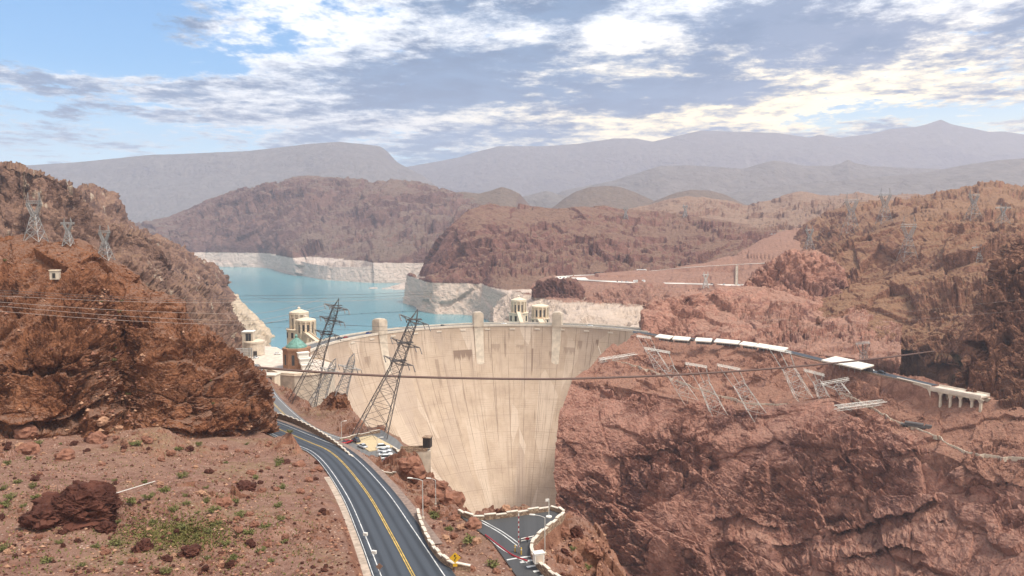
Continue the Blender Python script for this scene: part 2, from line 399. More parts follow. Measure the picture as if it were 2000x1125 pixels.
m_mount = rock('far_mountain', (.115, .10, .105), (.155, .135, .135), (.20, .17, .16), (.21, .18, .16, 1), s=420, bump=.4, pale=(.33, .27, .23, 1))

# ------------------------------------------------------------------ displacement recipes
def facets(Q, sd):
    """distance-like facets: every cell of a Voronoi division is a plane with its own tilt; returns offset and border closeness"""
    i = np.floor(Q).astype(np.int64); f1 = np.full(len(Q), 9.0); f2 = np.full(len(Q), 9.0); tilt = np.zeros(len(Q))
    for a in (-1, 0, 1):
        for b in (-1, 0, 1):
            for c in (-1, 0, 1):
                x, y, z = i[:, 0] + a, i[:, 1] + b, i[:, 2] + c
                h1, h2, h3 = _h(x, y, z, sd), _h(x, y, z, sd + 1), _h(x, y, z, sd + 2)
                dx, dy, dz = Q[:, 0] - x - h1, Q[:, 1] - y - h2, Q[:, 2] - z - h3
                d = np.sqrt(dx * dx + dy * dy + dz * dz); near = d < f1
                f2 = np.where(near, f1, np.minimum(f2, d))
                t = dx * (_h(x, y, z, sd + 3) - .5) + dy * (_h(x, y, z, sd + 4) - .5) + dz * (_h(x, y, z, sd + 6) - .2) * 1.2 + (_h(x, y, z, sd + 5) - .5) * .8
                tilt = np.where(near, t, tilt); f1 = np.minimum(f1, d)
    return tilt, f2 - f1
def rocky(P, N, s, amp, seed, blocky=1.0, ridge=1.0, crack=1.0, aniso=(1, 1, .7), fine=1.0, big=1.0):
    """offset along N: ridged folds of size s metres, broken into tilted blocks with cracks between them"""
    A = np.array(aniso)
    warp = np.stack([fbm(P / s * .7 + k * 31.7, 3, s=seed + 20 + k) for k in range(3)], 1) * s * .11
    Q = (P + warp) * A
    d = fbm(Q / (s * 3.2), 3, .5, seed + 40) * amp * .8 * big
    d += ridged(Q / (s * 2.2), 4, .5, seed) * amp * .35 * ridge
    reg = smooth01(-.25, .35, fbm(P / (s * 2.2), 3, .5, seed + 50))                 # massive in places, shattered in others
    for q, (sc, k) in enumerate(((1.25, .95), (.50, .60), (.21, .36), (.085, .16))):
        t, e = facets(Q / (s * sc), seed + 3 + 10 * q)
        w = 1.0 if q == 0 else (.35 + 1.0 * reg)
        d += (t * 1.7 - (1 - smooth01(0, .06, e)) * (.12 if q == 0 else .14) * crack) * amp * k * blocky * w
    d += fbm(Q / (s * .07), 3, .6, seed + 15) * amp * .07 * fine * (.4 + reg)
    return d
def hill(name, rows, mat, s, amp, seed, step=2.0, flat=False, post=None, keep=.6, calm=None, **kw):
    lk = {k: kw.pop(k) for k in ('back', 'drop', 'soft', 'nx') if k in kw}
    if all(r[-1][0] >= 2090 for r in rows): rows = [r + [(r[-1][0] + 520, r[-1][1] + (r[-1][1] - 440) * .12, r[-1][2] * .86)] for r in rows]      # the hills go on beyond what the photo shows
    if all(r[0][0] <= -100 for r in rows): rows = [[(r[0][0] - 420, r[0][1] + (r[0][1] - 440) * .05, r[0][2] * .92)] + r for r in rows]
    P, nx, ny, n0 = loft_points(rows, step, **lk)
    N = normals(P, nx, ny)
    d = rocky(P, N, s, amp, seed, **kw)
    row = np.repeat(np.arange(ny), nx); d = d * (keep + (1 - keep) * smooth01(0, .22 * (ny - n0), row - n0))   # the skyline keeps its drawn shape
    if calm: d = d * (calm[1] + (1 - calm[1]) * smooth01(calm[0] - 6, calm[0] + 12, P[:, 2]))   # the washed band near the water is smoother
    Q = P + N * d[:, None]
    if post: Q = post(Q, P, N)
    o = struct(grid_object(name, Q, nx, ny, mat, flat)); return o

def flatten(lines, half, soft):
    def f(Q, P, N):
        for L in lines:
            L = np.array(L, float); d = np.full(len(Q), 1e9); z = np.zeros(len(Q))
            for k in range(len(L) - 1):
                a, b = L[k], L[k + 1]; e = (b - a)[:2]; t = np.clip(((Q[:, 0] - a[0]) * e[0] + (Q[:, 1] - a[1]) * e[1]) / (e @ e + 1e-9), 0, 1)
                q = np.hypot(Q[:, 0] - a[0] - t * e[0], Q[:, 1] - a[1] - t * e[1]); m = q < d; d = np.where(m, q, d); z = np.where(m, a[2] + (b[2] - a[2]) * t, z)
            w = 1 - smooth01(half, half + soft, d); w = w * (np.abs(Q[:, 2] - z) < 14); Q = Q.copy(); Q[:, 2] = Q[:, 2] * (1 - w) + (z - .3) * w
        return Q
    return f
def both(*fs):
    def f(Q, P, N):
        for g in fs: Q = g(Q, P, N)
        return Q
    return f
LANE_A = [Wh(*p) for p in [(1085, 542, 73), (1110, 539, 72.5), (1180, 535.5, 70), (1260, 530, 66), (1340, 522.5, 59), (1420, 517.5, 54), (1480, 514.5, 51), (1560, 512, 48.5)]]
LANE_B = [Wh(*p) for p in [(1085, 542, 73), (1130, 546, 73), (1200, 550, 73), (1250, 552, 73), (1350, 554, 73), (1440, 557, 72.5), (1500, 555, 71), (1560, 548, 69)]]
LANE_C = [Wh(*p) for p in [(1500, 458, 15.5), (1540, 456.5, 14), (1600, 454.5, 12), (1650, 460, 16.5)]]
SHELF = [Wh(*p) for p in [(1236, 648, 87.6), (1252, 650, 88), (1300, 657.5, 88), (1400, 665.5, 88), (1500, 678.5, 88), (1600, 702, 88), (1700, 725, 88), (1800, 748, 88), (1822, 753, 88)]]
# ---- the far mountains and hills
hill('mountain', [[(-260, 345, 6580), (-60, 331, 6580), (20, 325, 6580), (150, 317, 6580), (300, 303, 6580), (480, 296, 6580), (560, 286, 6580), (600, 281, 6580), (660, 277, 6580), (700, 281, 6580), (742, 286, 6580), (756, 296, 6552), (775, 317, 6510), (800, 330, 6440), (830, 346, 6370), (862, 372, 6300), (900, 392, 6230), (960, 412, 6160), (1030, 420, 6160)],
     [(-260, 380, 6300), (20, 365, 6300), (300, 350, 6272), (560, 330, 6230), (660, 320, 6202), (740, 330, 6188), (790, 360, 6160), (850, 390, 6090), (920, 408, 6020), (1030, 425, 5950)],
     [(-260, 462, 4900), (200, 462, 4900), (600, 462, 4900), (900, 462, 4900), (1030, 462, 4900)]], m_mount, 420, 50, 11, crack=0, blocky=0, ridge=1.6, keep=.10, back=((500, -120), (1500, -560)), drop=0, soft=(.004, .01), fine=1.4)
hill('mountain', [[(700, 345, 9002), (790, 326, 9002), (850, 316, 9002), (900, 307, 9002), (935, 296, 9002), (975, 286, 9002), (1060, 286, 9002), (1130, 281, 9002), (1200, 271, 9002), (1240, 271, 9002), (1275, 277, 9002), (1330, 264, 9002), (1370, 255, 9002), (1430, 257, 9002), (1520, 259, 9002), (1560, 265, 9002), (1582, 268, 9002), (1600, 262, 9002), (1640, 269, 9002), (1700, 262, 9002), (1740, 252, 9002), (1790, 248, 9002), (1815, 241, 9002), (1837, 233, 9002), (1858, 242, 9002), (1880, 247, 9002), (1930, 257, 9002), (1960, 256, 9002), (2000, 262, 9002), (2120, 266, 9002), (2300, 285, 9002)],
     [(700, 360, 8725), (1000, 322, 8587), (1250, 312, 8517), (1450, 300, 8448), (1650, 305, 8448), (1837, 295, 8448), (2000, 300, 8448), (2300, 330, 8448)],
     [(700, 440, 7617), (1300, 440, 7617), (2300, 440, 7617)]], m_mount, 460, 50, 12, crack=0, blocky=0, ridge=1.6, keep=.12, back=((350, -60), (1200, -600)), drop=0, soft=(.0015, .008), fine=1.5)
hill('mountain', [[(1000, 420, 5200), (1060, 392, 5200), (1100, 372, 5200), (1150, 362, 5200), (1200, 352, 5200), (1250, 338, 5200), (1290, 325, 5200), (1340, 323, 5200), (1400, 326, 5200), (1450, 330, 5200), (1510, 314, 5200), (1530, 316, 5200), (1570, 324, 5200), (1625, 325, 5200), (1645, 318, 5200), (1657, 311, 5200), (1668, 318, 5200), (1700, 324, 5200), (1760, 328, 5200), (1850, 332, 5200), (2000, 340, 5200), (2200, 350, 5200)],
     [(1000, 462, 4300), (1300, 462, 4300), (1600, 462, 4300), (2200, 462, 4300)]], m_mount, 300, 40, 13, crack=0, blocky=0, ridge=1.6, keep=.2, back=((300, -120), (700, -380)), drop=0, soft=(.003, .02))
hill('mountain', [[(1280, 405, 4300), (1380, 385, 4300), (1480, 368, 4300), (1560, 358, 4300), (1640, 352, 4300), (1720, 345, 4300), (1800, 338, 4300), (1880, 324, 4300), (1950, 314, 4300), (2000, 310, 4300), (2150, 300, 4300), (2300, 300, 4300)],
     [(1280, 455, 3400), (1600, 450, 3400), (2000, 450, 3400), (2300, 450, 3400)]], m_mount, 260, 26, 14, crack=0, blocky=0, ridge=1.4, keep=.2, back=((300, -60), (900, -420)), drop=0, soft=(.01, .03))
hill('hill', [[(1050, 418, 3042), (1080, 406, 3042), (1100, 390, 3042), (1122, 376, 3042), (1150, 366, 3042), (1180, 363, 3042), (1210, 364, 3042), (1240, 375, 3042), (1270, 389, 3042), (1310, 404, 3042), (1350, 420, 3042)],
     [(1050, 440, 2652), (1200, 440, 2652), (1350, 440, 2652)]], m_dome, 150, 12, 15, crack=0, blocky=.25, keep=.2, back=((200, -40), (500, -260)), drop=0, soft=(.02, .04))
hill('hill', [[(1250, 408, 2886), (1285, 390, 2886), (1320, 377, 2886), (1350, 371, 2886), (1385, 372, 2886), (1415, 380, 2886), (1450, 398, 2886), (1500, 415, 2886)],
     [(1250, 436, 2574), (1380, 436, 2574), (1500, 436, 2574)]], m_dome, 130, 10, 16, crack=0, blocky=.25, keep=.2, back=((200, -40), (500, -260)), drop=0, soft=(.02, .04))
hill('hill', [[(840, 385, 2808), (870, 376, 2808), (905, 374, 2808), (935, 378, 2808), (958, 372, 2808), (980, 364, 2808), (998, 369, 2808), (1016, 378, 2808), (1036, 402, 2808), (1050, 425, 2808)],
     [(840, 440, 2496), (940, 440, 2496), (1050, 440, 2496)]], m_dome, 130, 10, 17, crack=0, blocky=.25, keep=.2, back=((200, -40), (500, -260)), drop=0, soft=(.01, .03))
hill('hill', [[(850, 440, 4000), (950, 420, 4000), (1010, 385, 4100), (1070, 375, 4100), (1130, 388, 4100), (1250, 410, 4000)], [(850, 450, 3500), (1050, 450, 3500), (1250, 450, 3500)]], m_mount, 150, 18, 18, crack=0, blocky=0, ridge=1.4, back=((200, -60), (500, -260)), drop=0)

# ---- far shore
def wl(pts, z=-.3): return [(x, y, Wz(x, y, z)) for x, y in pts]
def ring_top(px, yw, back=34, z=48):                            # point above the waterline at photo row yw, on a steep bank
    D = Wz(px, yw, 0) + back; return (px, 562.5 + F * math.tan(math.atan((ZC - z) / D) - PITCH), D)
def Wz(px, py, z):
    u, f, d = ray(px, py); return (ZC - z) * f / d
hill('hill', [[(240, 455, 2900), (290, 440, 2900), (340, 424, 2900), (370, 408, 2900), (400, 393, 2900), (440, 381, 2900), (480, 371, 2900), (520, 366, 2900), (560, 361, 2900), (590, 355, 2900), (615, 353, 2900), (640, 358, 2900), (680, 360, 2880), (710, 356, 2850), (740, 355, 2850), (790, 360, 2850), (830, 374, 2850), (880, 388, 2850), (930, 404, 2850), (980, 420, 2850), (1040, 440, 2850)],
     [(240, 478, 2660), (340, 468, 2640), (440, 450, 2620), (540, 445, 2540), (640, 440, 2440), (740, 435, 2420), (840, 440, 2400), (1040, 470, 2300)],
     [ring_top(*p) for p in [(240, 521), (410, 521), (520, 523), (590, 543), (640, 549), (720, 553), (830, 553), (1040, 553)]],
     wl([(240, 521), (410, 521), (520, 523), (590, 543), (640, 549), (720, 553), (830, 553), (1040, 553)])], m_far, 210, 26, 21, big=1.8, step=1.6, drop=20, back=((200, -40), (600, -260)), soft=(.022, .012), crack=.4, fine=.6, ridge=1.3, calm=(47, .32))
# low spit and rock island in the lake
hill('island', [[(748, 563, 1650), (775, 558, 1660), (800, 550, 1670), (860, 547, 1680)], wl([(745, 567), (780, 568), (815, 570), (870, 572)], -2)], m_far, 18, 2.5, 22, drop=6, back=((30, -2), (90, -16)))
hill('island', [[(715, 565, 1640), (722, 562, 1645), (735, 561, 1645), (747, 565, 1640)], wl([(714, 566), (725, 567), (738, 567), (748, 566)], -1.5)], m_far, 8, 1.2, 23, drop=5, back=((10, -1), (20, -8)), nx=30)

# ---- ridge across the lake on the right, down to the parking terraces
hill('hill', [[(812, 551, 1362), (826, 536, 1345), (838, 518, 1340), (860, 488, 1355), (878, 458, 1370), (900, 436, 1410), (925, 414, 1450), (948, 404, 1480), (1000, 406, 1500), (1060, 411, 1500), (1100, 412, 1490), (1130, 404, 1500), (1180, 401, 1560), (1240, 408, 1600), (1300, 418, 1600), (1400, 428, 1560), (1480, 443, 1500), (1560, 462, 1440)],
     [(813, 552, 1355), (842, 530, 1310), (880, 500, 1310), (930, 466, 1320), (980, 455, 1370), (1050, 440, 1400), (1120, 440, 1390), (1200, 450, 1380), (1300, 458, 1370), (1400, 462, 1340), (1480, 470, 1320), (1560, 475, 1330)],
     [(813, 553, 1348), (845, 545, 1270), (900, 530, 1245), (950, 520, 1240), (1000, 515, 1240), (1060, 512, 1230), (1120, 512, 1220), (1200, 510, 1210), (1300, 505, 1210), (1400, 500, 1200), (1480, 495, 1200), (1560, 488, 1240)],
     [ring_top(*p) for p in [(800, 592), (826, 607), (850, 614), (900, 615), (938, 618), (960, 630), (985, 640)]] + [(1040, 566, 1040), (1100, 556, 1060), (1200, 551, 1055), (1300, 548, 1055), (1400, 535, 1070), (1480, 518, 1100), (1560, 500, 1160)],
     wl([(786, 592), (822, 607), (850, 614), (900, 615), (938, 618), (960, 630), (985, 640)]) + [(1040, 640, 960), (1100, 630, 940), (1200, 600, 930), (1300, 585, 930), (1420, 575, 940), (1560, 560, 960)]], m_mid, 95, 11, 31, big=1.8, step=1.5, drop=30, soft=(.012, .012), back=((120, -6), (500, -150)), crack=.6, fine=.7, ridge=1.2, calm=(47, .42))
hill('hill', [[(1230, 410, 2150), (1262, 405, 2150), (1300, 394, 2100), (1340, 387, 2100), (1370, 388, 2080), (1410, 394, 2060), (1460, 404, 2040), (1480, 395, 2000), (1510, 391, 2000), (1550, 378, 2000), (1570, 376, 2000), (1610, 383, 1950), (1680, 376, 1900), (1780, 380, 1850), (1900, 380, 1800), (2100, 385, 1750)],
     [(1230, 425, 1800), (1400, 425, 1720), (1500, 432, 1600), (1620, 425, 1500), (1800, 420, 1450), (2100, 420, 1400)],
     [(1230, 470, 1450), (1400, 475, 1400), (1500, 470, 1300), (1620, 470, 1200), (1800, 470, 1200), (2100, 470, 1200)]], m_tan, 80, 8, 33, ridge=.6, step=1.6, drop=20, back=((150, -10), (500, -120)), soft=(.006, .02))
# the red slope with its terraces
hill('slope', [[(1030, 560, 1080), (1060, 545, 1070), (1100, 538, 1065), (1180, 534, 1060), (1280, 528, 1060), (1380, 515, 1075), (1440, 500, 1100), (1490, 470, 1150), (1530, 450, 1200), (1600, 446, 1210), (1680, 450, 1180), (1760, 450, 1150)],
     [(1030, 575, 1040), (1060, 556, 1035), (1100, 546, 1030), (1180, 545, 1020), (1280, 544, 1010), (1380, 540, 1000), (1440, 536, 1000), (1490, 520, 1010), (1560, 505, 1010), (1640, 500, 1000), (1760, 500, 980)],
     [(1030, 590, 990), (1060, 572, 985), (1100, 556, 980), (1180, 556, 965), (1280, 556, 950), (1380, 558, 930), (1450, 560, 900), (1500, 562, 880), (1560, 562, 850), (1640, 565, 820), (1760, 570, 800)],
     [(1030, 620, 940), (1060, 600, 930), (1120, 592, 915), (1200, 600, 880), (1260, 612, 840), (1380, 620, 800), (1450, 620, 780), (1500, 620, 760), (1760, 640, 700)]], m_red, 60, 5, 35, step=1.6, drop=60, soft=(.01, .02), blocky=.7, post=flatten([LANE_A, LANE_B, LANE_C], 10, 5))
hill('hill', [[(1040, 566, 945), (1052, 550, 945), (1075, 544, 945), (1100, 545, 940), (1120, 550, 935), (1134, 562, 930), (1140, 580, 925)], [(1036, 580, 935), (1075, 583, 925), (1110, 588, 918), (1142, 592, 912)]], m_mid, 25, 6, 36, step=1.5, drop=30, back=((15, -2), (40, -30)))
hill('hill', [[(1130, 590, 900), (1160, 572, 905), (1195, 562, 905), (1230, 556, 900), (1265, 558, 890), (1300, 566, 880), (1340, 585, 860)], [(1130, 600, 885), (1200, 606, 860), (1270, 612, 830), (1340, 615, 810)]], m_red, 28, 5, 37, step=1.5, drop=30, back=((25, -2), (60, -30)))
# pale lower bank beside the intake towers
hill('bank', [[(970, 565, 1130), (985, 566, 1080), (1040, 577, 960), (1100, 586, 900), (1180, 594, 862), (1262, 603, 830)],
     [(968, 600, 1030), (990, 605, 960), (1040, 610, 870), (1100, 612, 830), (1180, 616, 790), (1262, 622, 770)],
     [(965, 638, 935), (995, 642, 880), (1040, 650, 800), (1100, 655, 760), (1180, 655, 735), (1262, 655, 715)]], m_red, 22, 3, 38, step=1.5, drop=40, back=((10, 1), (40, -20)))

# ---- right hand hills
hill('hill', [[(1540, 470, 1150), (1570, 440, 1150), (1610, 416, 1150), (1650, 398, 1140), (1680, 392, 1130), (1730, 386, 1125), (1760, 388, 1120), (1800, 382, 1110), (1830, 378, 1100), (1870, 372, 1090), (1900, 368, 1080), (1940, 364, 1070), (1970, 369, 1060), (2000, 371, 1050), (2120, 372, 1040)],
     [(1550, 490, 1080), (1640, 450, 1020), (1720, 420, 1000), (1800, 410, 980), (1900, 405, 950), (2000, 405, 930), (2120, 405, 920)],
     [(1560, 520, 1000), (1660, 480, 930), (1760, 455, 850), (1900, 450, 800), (2120, 450, 780)]], m_right, 45, 7, 41, big=1.6, step=1.5, drop=30, back=((80, -4), (260, -110)), soft=(.006, .02))
hill('hill', [[(1560, 530, 800), (1600, 500, 800), (1640, 474, 795), (1680, 462, 785), (1720, 450, 775), (1760, 440, 765), (1800, 434, 755), (1850, 431, 745), (1900, 433, 735), (1960, 436, 725), (2020, 440, 715), (2120, 440, 700)],
     [(1575, 545, 770), (1620, 520, 760), (1690, 500, 750), (1760, 480, 735), (1850, 470, 710), (1950, 470, 690), (2120, 470, 670)],
     [(1590, 570, 720), (1660, 555, 700), (1740, 550, 680), (1830, 540, 655), (1930, 540, 630), (2120, 540, 600)],
     [(1600, 600, 660), (1680, 600, 640), (1760, 605, 615), (1850, 600, 580), (1930, 600, 560), (2120, 600, 520)],
     [(1590, 660, 600), (1680, 672, 585), (1760, 682, 560), (1850, 690, 525), (1930, 690, 500), (2120, 690, 470)]], m_right, 34, 7.5, 42, big=1.6, step=1.4, drop=40, back=((50, -4), (160, -70)), soft=(.006, .015))
hill('hill', [[(1440, 570, 700), (1462, 545, 705), (1490, 522, 708), (1520, 504, 710), (1550, 496, 710), (1590, 496, 708), (1615, 504, 705), (1640, 525, 700), (1655, 560, 690)],
     [(1445, 580, 690), (1500, 560, 690), (1560, 555, 685), (1620, 560, 680), (1660, 580, 675)],
     [(1440, 590, 670), (1500, 585, 665), (1560, 588, 660), (1620, 598, 652), (1665, 605, 645)]], m_cliff, 22, 5, 43, step=1.4, drop=30, back=((20, -1), (70, -50)))
hill('cliff', [[(1252, 640, 622), (1252, 610, 628), (1262, 592, 636), (1290, 585, 642), (1320, 578, 650), (1350, 572, 655), (1380, 566, 662), (1420, 560, 670), (1460, 562, 672), (1510, 572, 668), (1560, 584, 662), (1610, 596, 655), (1680, 610, 640), (1760, 640, 610)],
     [(1253, 648, 616), (1258, 625, 618), (1290, 615, 622), (1350, 608, 632), (1420, 600, 640), (1500, 610, 635), (1600, 630, 615), (1760, 655, 585)],
     [(1255, 656, 611), (1300, 656, 606), (1350, 662, 595), (1420, 668, 578), (1500, 678, 558), (1560, 686, 535), (1620, 694, 515), (1760, 708, 475)]], m_cliff, 20, 5, 44, step=1.3, drop=30, back=((20, 0), (60, -20)), soft=(.004, .02))
hill('cliff', [[(1870, 700, 430), (1890, 650, 438), (1905, 615, 446), (1925, 580, 452), (1945, 530, 458), (1965, 495, 464), (1985, 478, 468), (2030, 462, 470), (2120, 440, 470)],
     [(1870, 730, 415), (1900, 700, 420), (1930, 650, 428), (1960, 620, 430), (2000, 600, 430), (2120, 580, 425)],
     [(1862, 752, 408), (1915, 765, 400), (1960, 770, 392), (2000, 775, 385), (2120, 790, 370)],
     [(1905, 810, 385), (1930, 815, 378), (2000, 830, 362), (2050, 835, 355), (2120, 840, 345)]], m_right, 20, 6.5, 45, step=1.2, flat=True, drop=20, back=((30, 0), (90, -30)), soft=(.006, .015))

# ---- Arizona side cliff below the road
def undercut(curves):
    """pushes the face back beneath a ledge line given in the photo as (px, py) points: a real overhang"""
    def f(Q, P, N):
        d = P[:, 1]; vx = P[:, 0] / d; vz = (P[:, 2] - ZC) / d
        dwn = (-vz * CP - SP) / (CP - (-vz) * SP)
        # photo position of the undisplaced surface only picks which part of the cliff the ledge runs along
        v = np.tan(np.arctan(-vz) - PITCH); px = 1000 + F * vx * (CP - v * SP); py = 562.5 + F * v
        wob = fbm(P / 7.0, 4, .6, 77) * 7
        for pts, hgt, depth in curves:
            x = [p[0] for p in pts]; yy = np.interp(px, x, [p[1] for p in pts])
            ends = smooth01(x[0] - 10, x[0] + 15, px) * (1 - smooth01(x[-1] - 15, x[-1] + 10, px))
            k = smooth01(-1.5, 2.5, py + wob - yy) * (1 - smooth01(hgt * .75, hgt * 1.15, py + wob - yy)) * ends
            dirn = P * np.array([1, 1, 0]); dirn /= np.linalg.norm(dirn, axis=1, keepdims=True)
            Q = Q + dirn * (k * depth)[:, None]
            lip = np.exp(-((py + wob - yy + 4) / 5) ** 2) * ends; Q = Q - dirn * (lip * depth * .25)[:, None]
        return Q
    return f
J0 = [Wh(x, y, h) for x, y, h in ()]
hill('slope', [[(1250, 651, 606), (1300, 659, 584), (1400, 667, 558), (1500, 680, 522), (1600, 704, 480), (1700, 727, 444), (1800, 750, 414), (1900, 778, 390), (2000, 803, 368), (2120, 825, 350)],
     [(1200, 682, 578), (1240, 695, 562), (1300, 706, 540), (1400, 722, 512), (1500, 737, 486), (1600, 752, 460), (1700, 782, 428), (1800, 822, 394), (1900, 862, 366), (2000, 884, 348), (2120, 900, 332)],
     [(1180, 695, 572), (1235, 708, 556), (1300, 722, 534), (1400, 742, 506), (1500, 760, 480), (1600, 775, 452), (1700, 800, 420), (1800, 842, 386), (1900, 885, 358), (2000, 904, 340), (2120, 915, 325)],
     [(1117, 744, 530), (1180, 752, 518), (1260, 766, 498), (1350, 786, 476), (1420, 800, 464), (1500, 802, 450), (1580, 790, 438), (1630, 782, 430), (1700, 815, 406), (1760, 855, 384), (1850, 890, 360), (1920, 925, 340), (2000, 945, 326), (2120, 960, 310)]], m_bench, 13, 2.0, 53, step=1.1, flat=True, drop=10, back=((8, 0), (30, -4)), soft=(.003, .01), post=flatten([SHELF], 5, 3))
hill('cliff', [
     [(1117, 744, 532), (1180, 752, 520), (1260, 766, 500), (1350, 786, 478), (1420, 800, 466), (1500, 802, 452), (1580, 790, 440), (1630, 782, 432), (1700, 815, 408), (1760, 855, 386), (1850, 890, 362), (1920, 925, 342), (2000, 945, 328), (2120, 960, 312)],
     [(1091, 808, 506), (1150, 830, 492), (1250, 850, 472), (1350, 862, 456), (1450, 858, 440), (1550, 850, 424), (1650, 860, 404), (1750, 890, 380), (1850, 930, 354), (1900, 955, 342), (2000, 985, 318), (2120, 1000, 300)],
     [(1083, 915, 482), (1150, 930, 468), (1250, 940, 452), (1350, 945, 440), (1450, 945, 424), (1550, 950, 402), (1650, 960, 386), (1750, 980, 362), (1850, 1005, 336), (2000, 1040, 302), (2120, 1050, 285)],
     [(1092, 1000, 462), (1200, 1010, 446), (1300, 1020, 430), (1400, 1025, 412), (1550, 1040, 386), (1700, 1050, 356), (1850, 1060, 322), (2000, 1085, 288), (2120, 1100, 268)],
     [(1150, 1120, 440), (1250, 1125, 422), (1350, 1130, 402), (1450, 1130, 386), (1600, 1140, 352), (1750, 1150, 318), (2000, 1170, 262), (2120, 1180, 245)],
     [(1230, 1350, 400), (1400, 1350, 360), (1600, 1350, 320), (1800, 1350, 280), (2120, 1350, 220)]], m_cliff, 22, 5.2, 51, step=1.05, flat=True, keep=.55, drop=60, back=((10, -1.5), (30, -14)), soft=(.003, .006), aniso=(.75, .75, 1.25), fine=1.6,
     post=undercut([([(1190, 898), (1260, 893), (1322, 878), (1330, 890)], 38, 5.0), ([(1310, 912), (1350, 900), (1392, 880)], 34, 4.0),
                    ([(1510, 1062), (1560, 1045), (1640, 1030), (1700, 1022), (1780, 1004), (1840, 984), (1872, 985)], 42, 7.0), ([(1390, 1018), (1440, 1012), (1520, 1030)], 30, 4),
                    ([(1740, 888), (1790, 884), (1830, 900)], 18, 3.5), ([(1640, 1085), (1740, 1065), (1800, 1080)], 34, 5), ([(1060, 960), (1150, 985), (1200, 1000)], 30, 3)]))

# ---- left canyon walls beyond the near crag
hill('cliff', [[(-120, 306, 560), (-40, 316, 560), (0, 324, 560), (45, 330, 565), (75, 338, 570), (100, 349, 575), (125, 357, 582), (142, 368, 590), (158, 392, 600), (182, 424, 605), (210, 440, 610), (240, 446, 615), (272, 458, 622), (300, 470, 630), (316, 494, 632), (328, 540, 634)],
     [(-120, 380, 548), (0, 390, 550), (60, 405, 552), (110, 425, 558), (150, 445, 570), (200, 465, 590), (245, 480, 603), (285, 500, 616), (308, 525, 626), (326, 552, 630)],
     [(-120, 520, 505), (0, 520, 500), (100, 515, 512), (180, 520, 530), (240, 530, 550), (280, 545, 580), (305, 570, 600), (325, 600, 615)]], m_left, 24, 8, 61, step=1.3, drop=40, back=((60, -4), (200, -60)), aniso=(1, 1, .35), soft=(.004, .015))
hill('hill', [[(90, 352, 900), (140, 364, 900), (160, 370, 902), (178, 367, 905), (190, 378, 908), (205, 385, 912), (222, 382, 916), (236, 392, 918), (252, 428, 925), (280, 443, 935), (312, 456, 950), (350, 476, 970), (380, 494, 985), (404, 510, 1000), (424, 526, 1015), (436, 540, 1025), (444, 556, 1030)],
     [(100, 440, 820), (180, 450, 830), (250, 470, 850), (310, 490, 880), (360, 510, 920), (410, 535, 970), (442, 558, 1020)],
     [(100, 500, 760), (200, 520, 760), (300, 540, 770), (345, 545, 800), (385, 548, 860), (420, 552, 930), (442, 560, 1005)]], m_left, 30, 9, 62, step=1.4, drop=50, back=((60, -4), (200, -80)), aniso=(1, 1, .6), soft=(.004, .015))
hill('slope', [[(180, 500, 400), (235, 505, 430), (292, 512, 480), (330, 535, 640), (385, 548, 790), (430, 556, 920), (446, 560, 1000), (470, 590, 985), (500, 622, 960), (536, 657, 935)],
     [(200, 560, 380), (300, 580, 430), (360, 585, 560), (400, 590, 660), (440, 602, 750), (465, 620, 810), (496, 640, 880), (534, 660, 930)],
     [(250, 640, 360), (380, 640, 440), (440, 650, 520), (478, 660, 580), (488, 672, 620), (500, 682, 680), (515, 682, 760), (530, 664, 925)],
     [(260, 720, 340), (400, 700, 420), (470, 690, 500), (490, 695, 560), (505, 700, 620), (520, 700, 700), (532, 690, 860)]], m_left, 20, 4.5, 63, step=1.3, drop=60, back=((8, -3), (40, -40)), soft=(.006, .015), aniso=(1, 1, .7))
hill('outcrop', [[(594, 812, 322), (612, 800, 321), (630, 786, 320), (642, 771, 320), (655, 764, 320), (670, 772, 319), (682, 795, 317), (692, 826, 312)], [(590, 822, 316), (620, 815, 312), (655, 805, 310), (690, 838, 306)], [(585, 832, 308), (620, 845, 300), (655, 858, 292), (695, 864, 288)]], m_near, 7, 1.5, 66, step=1.0, flat=True, drop=40, back=((4, -2), (14, -30)))
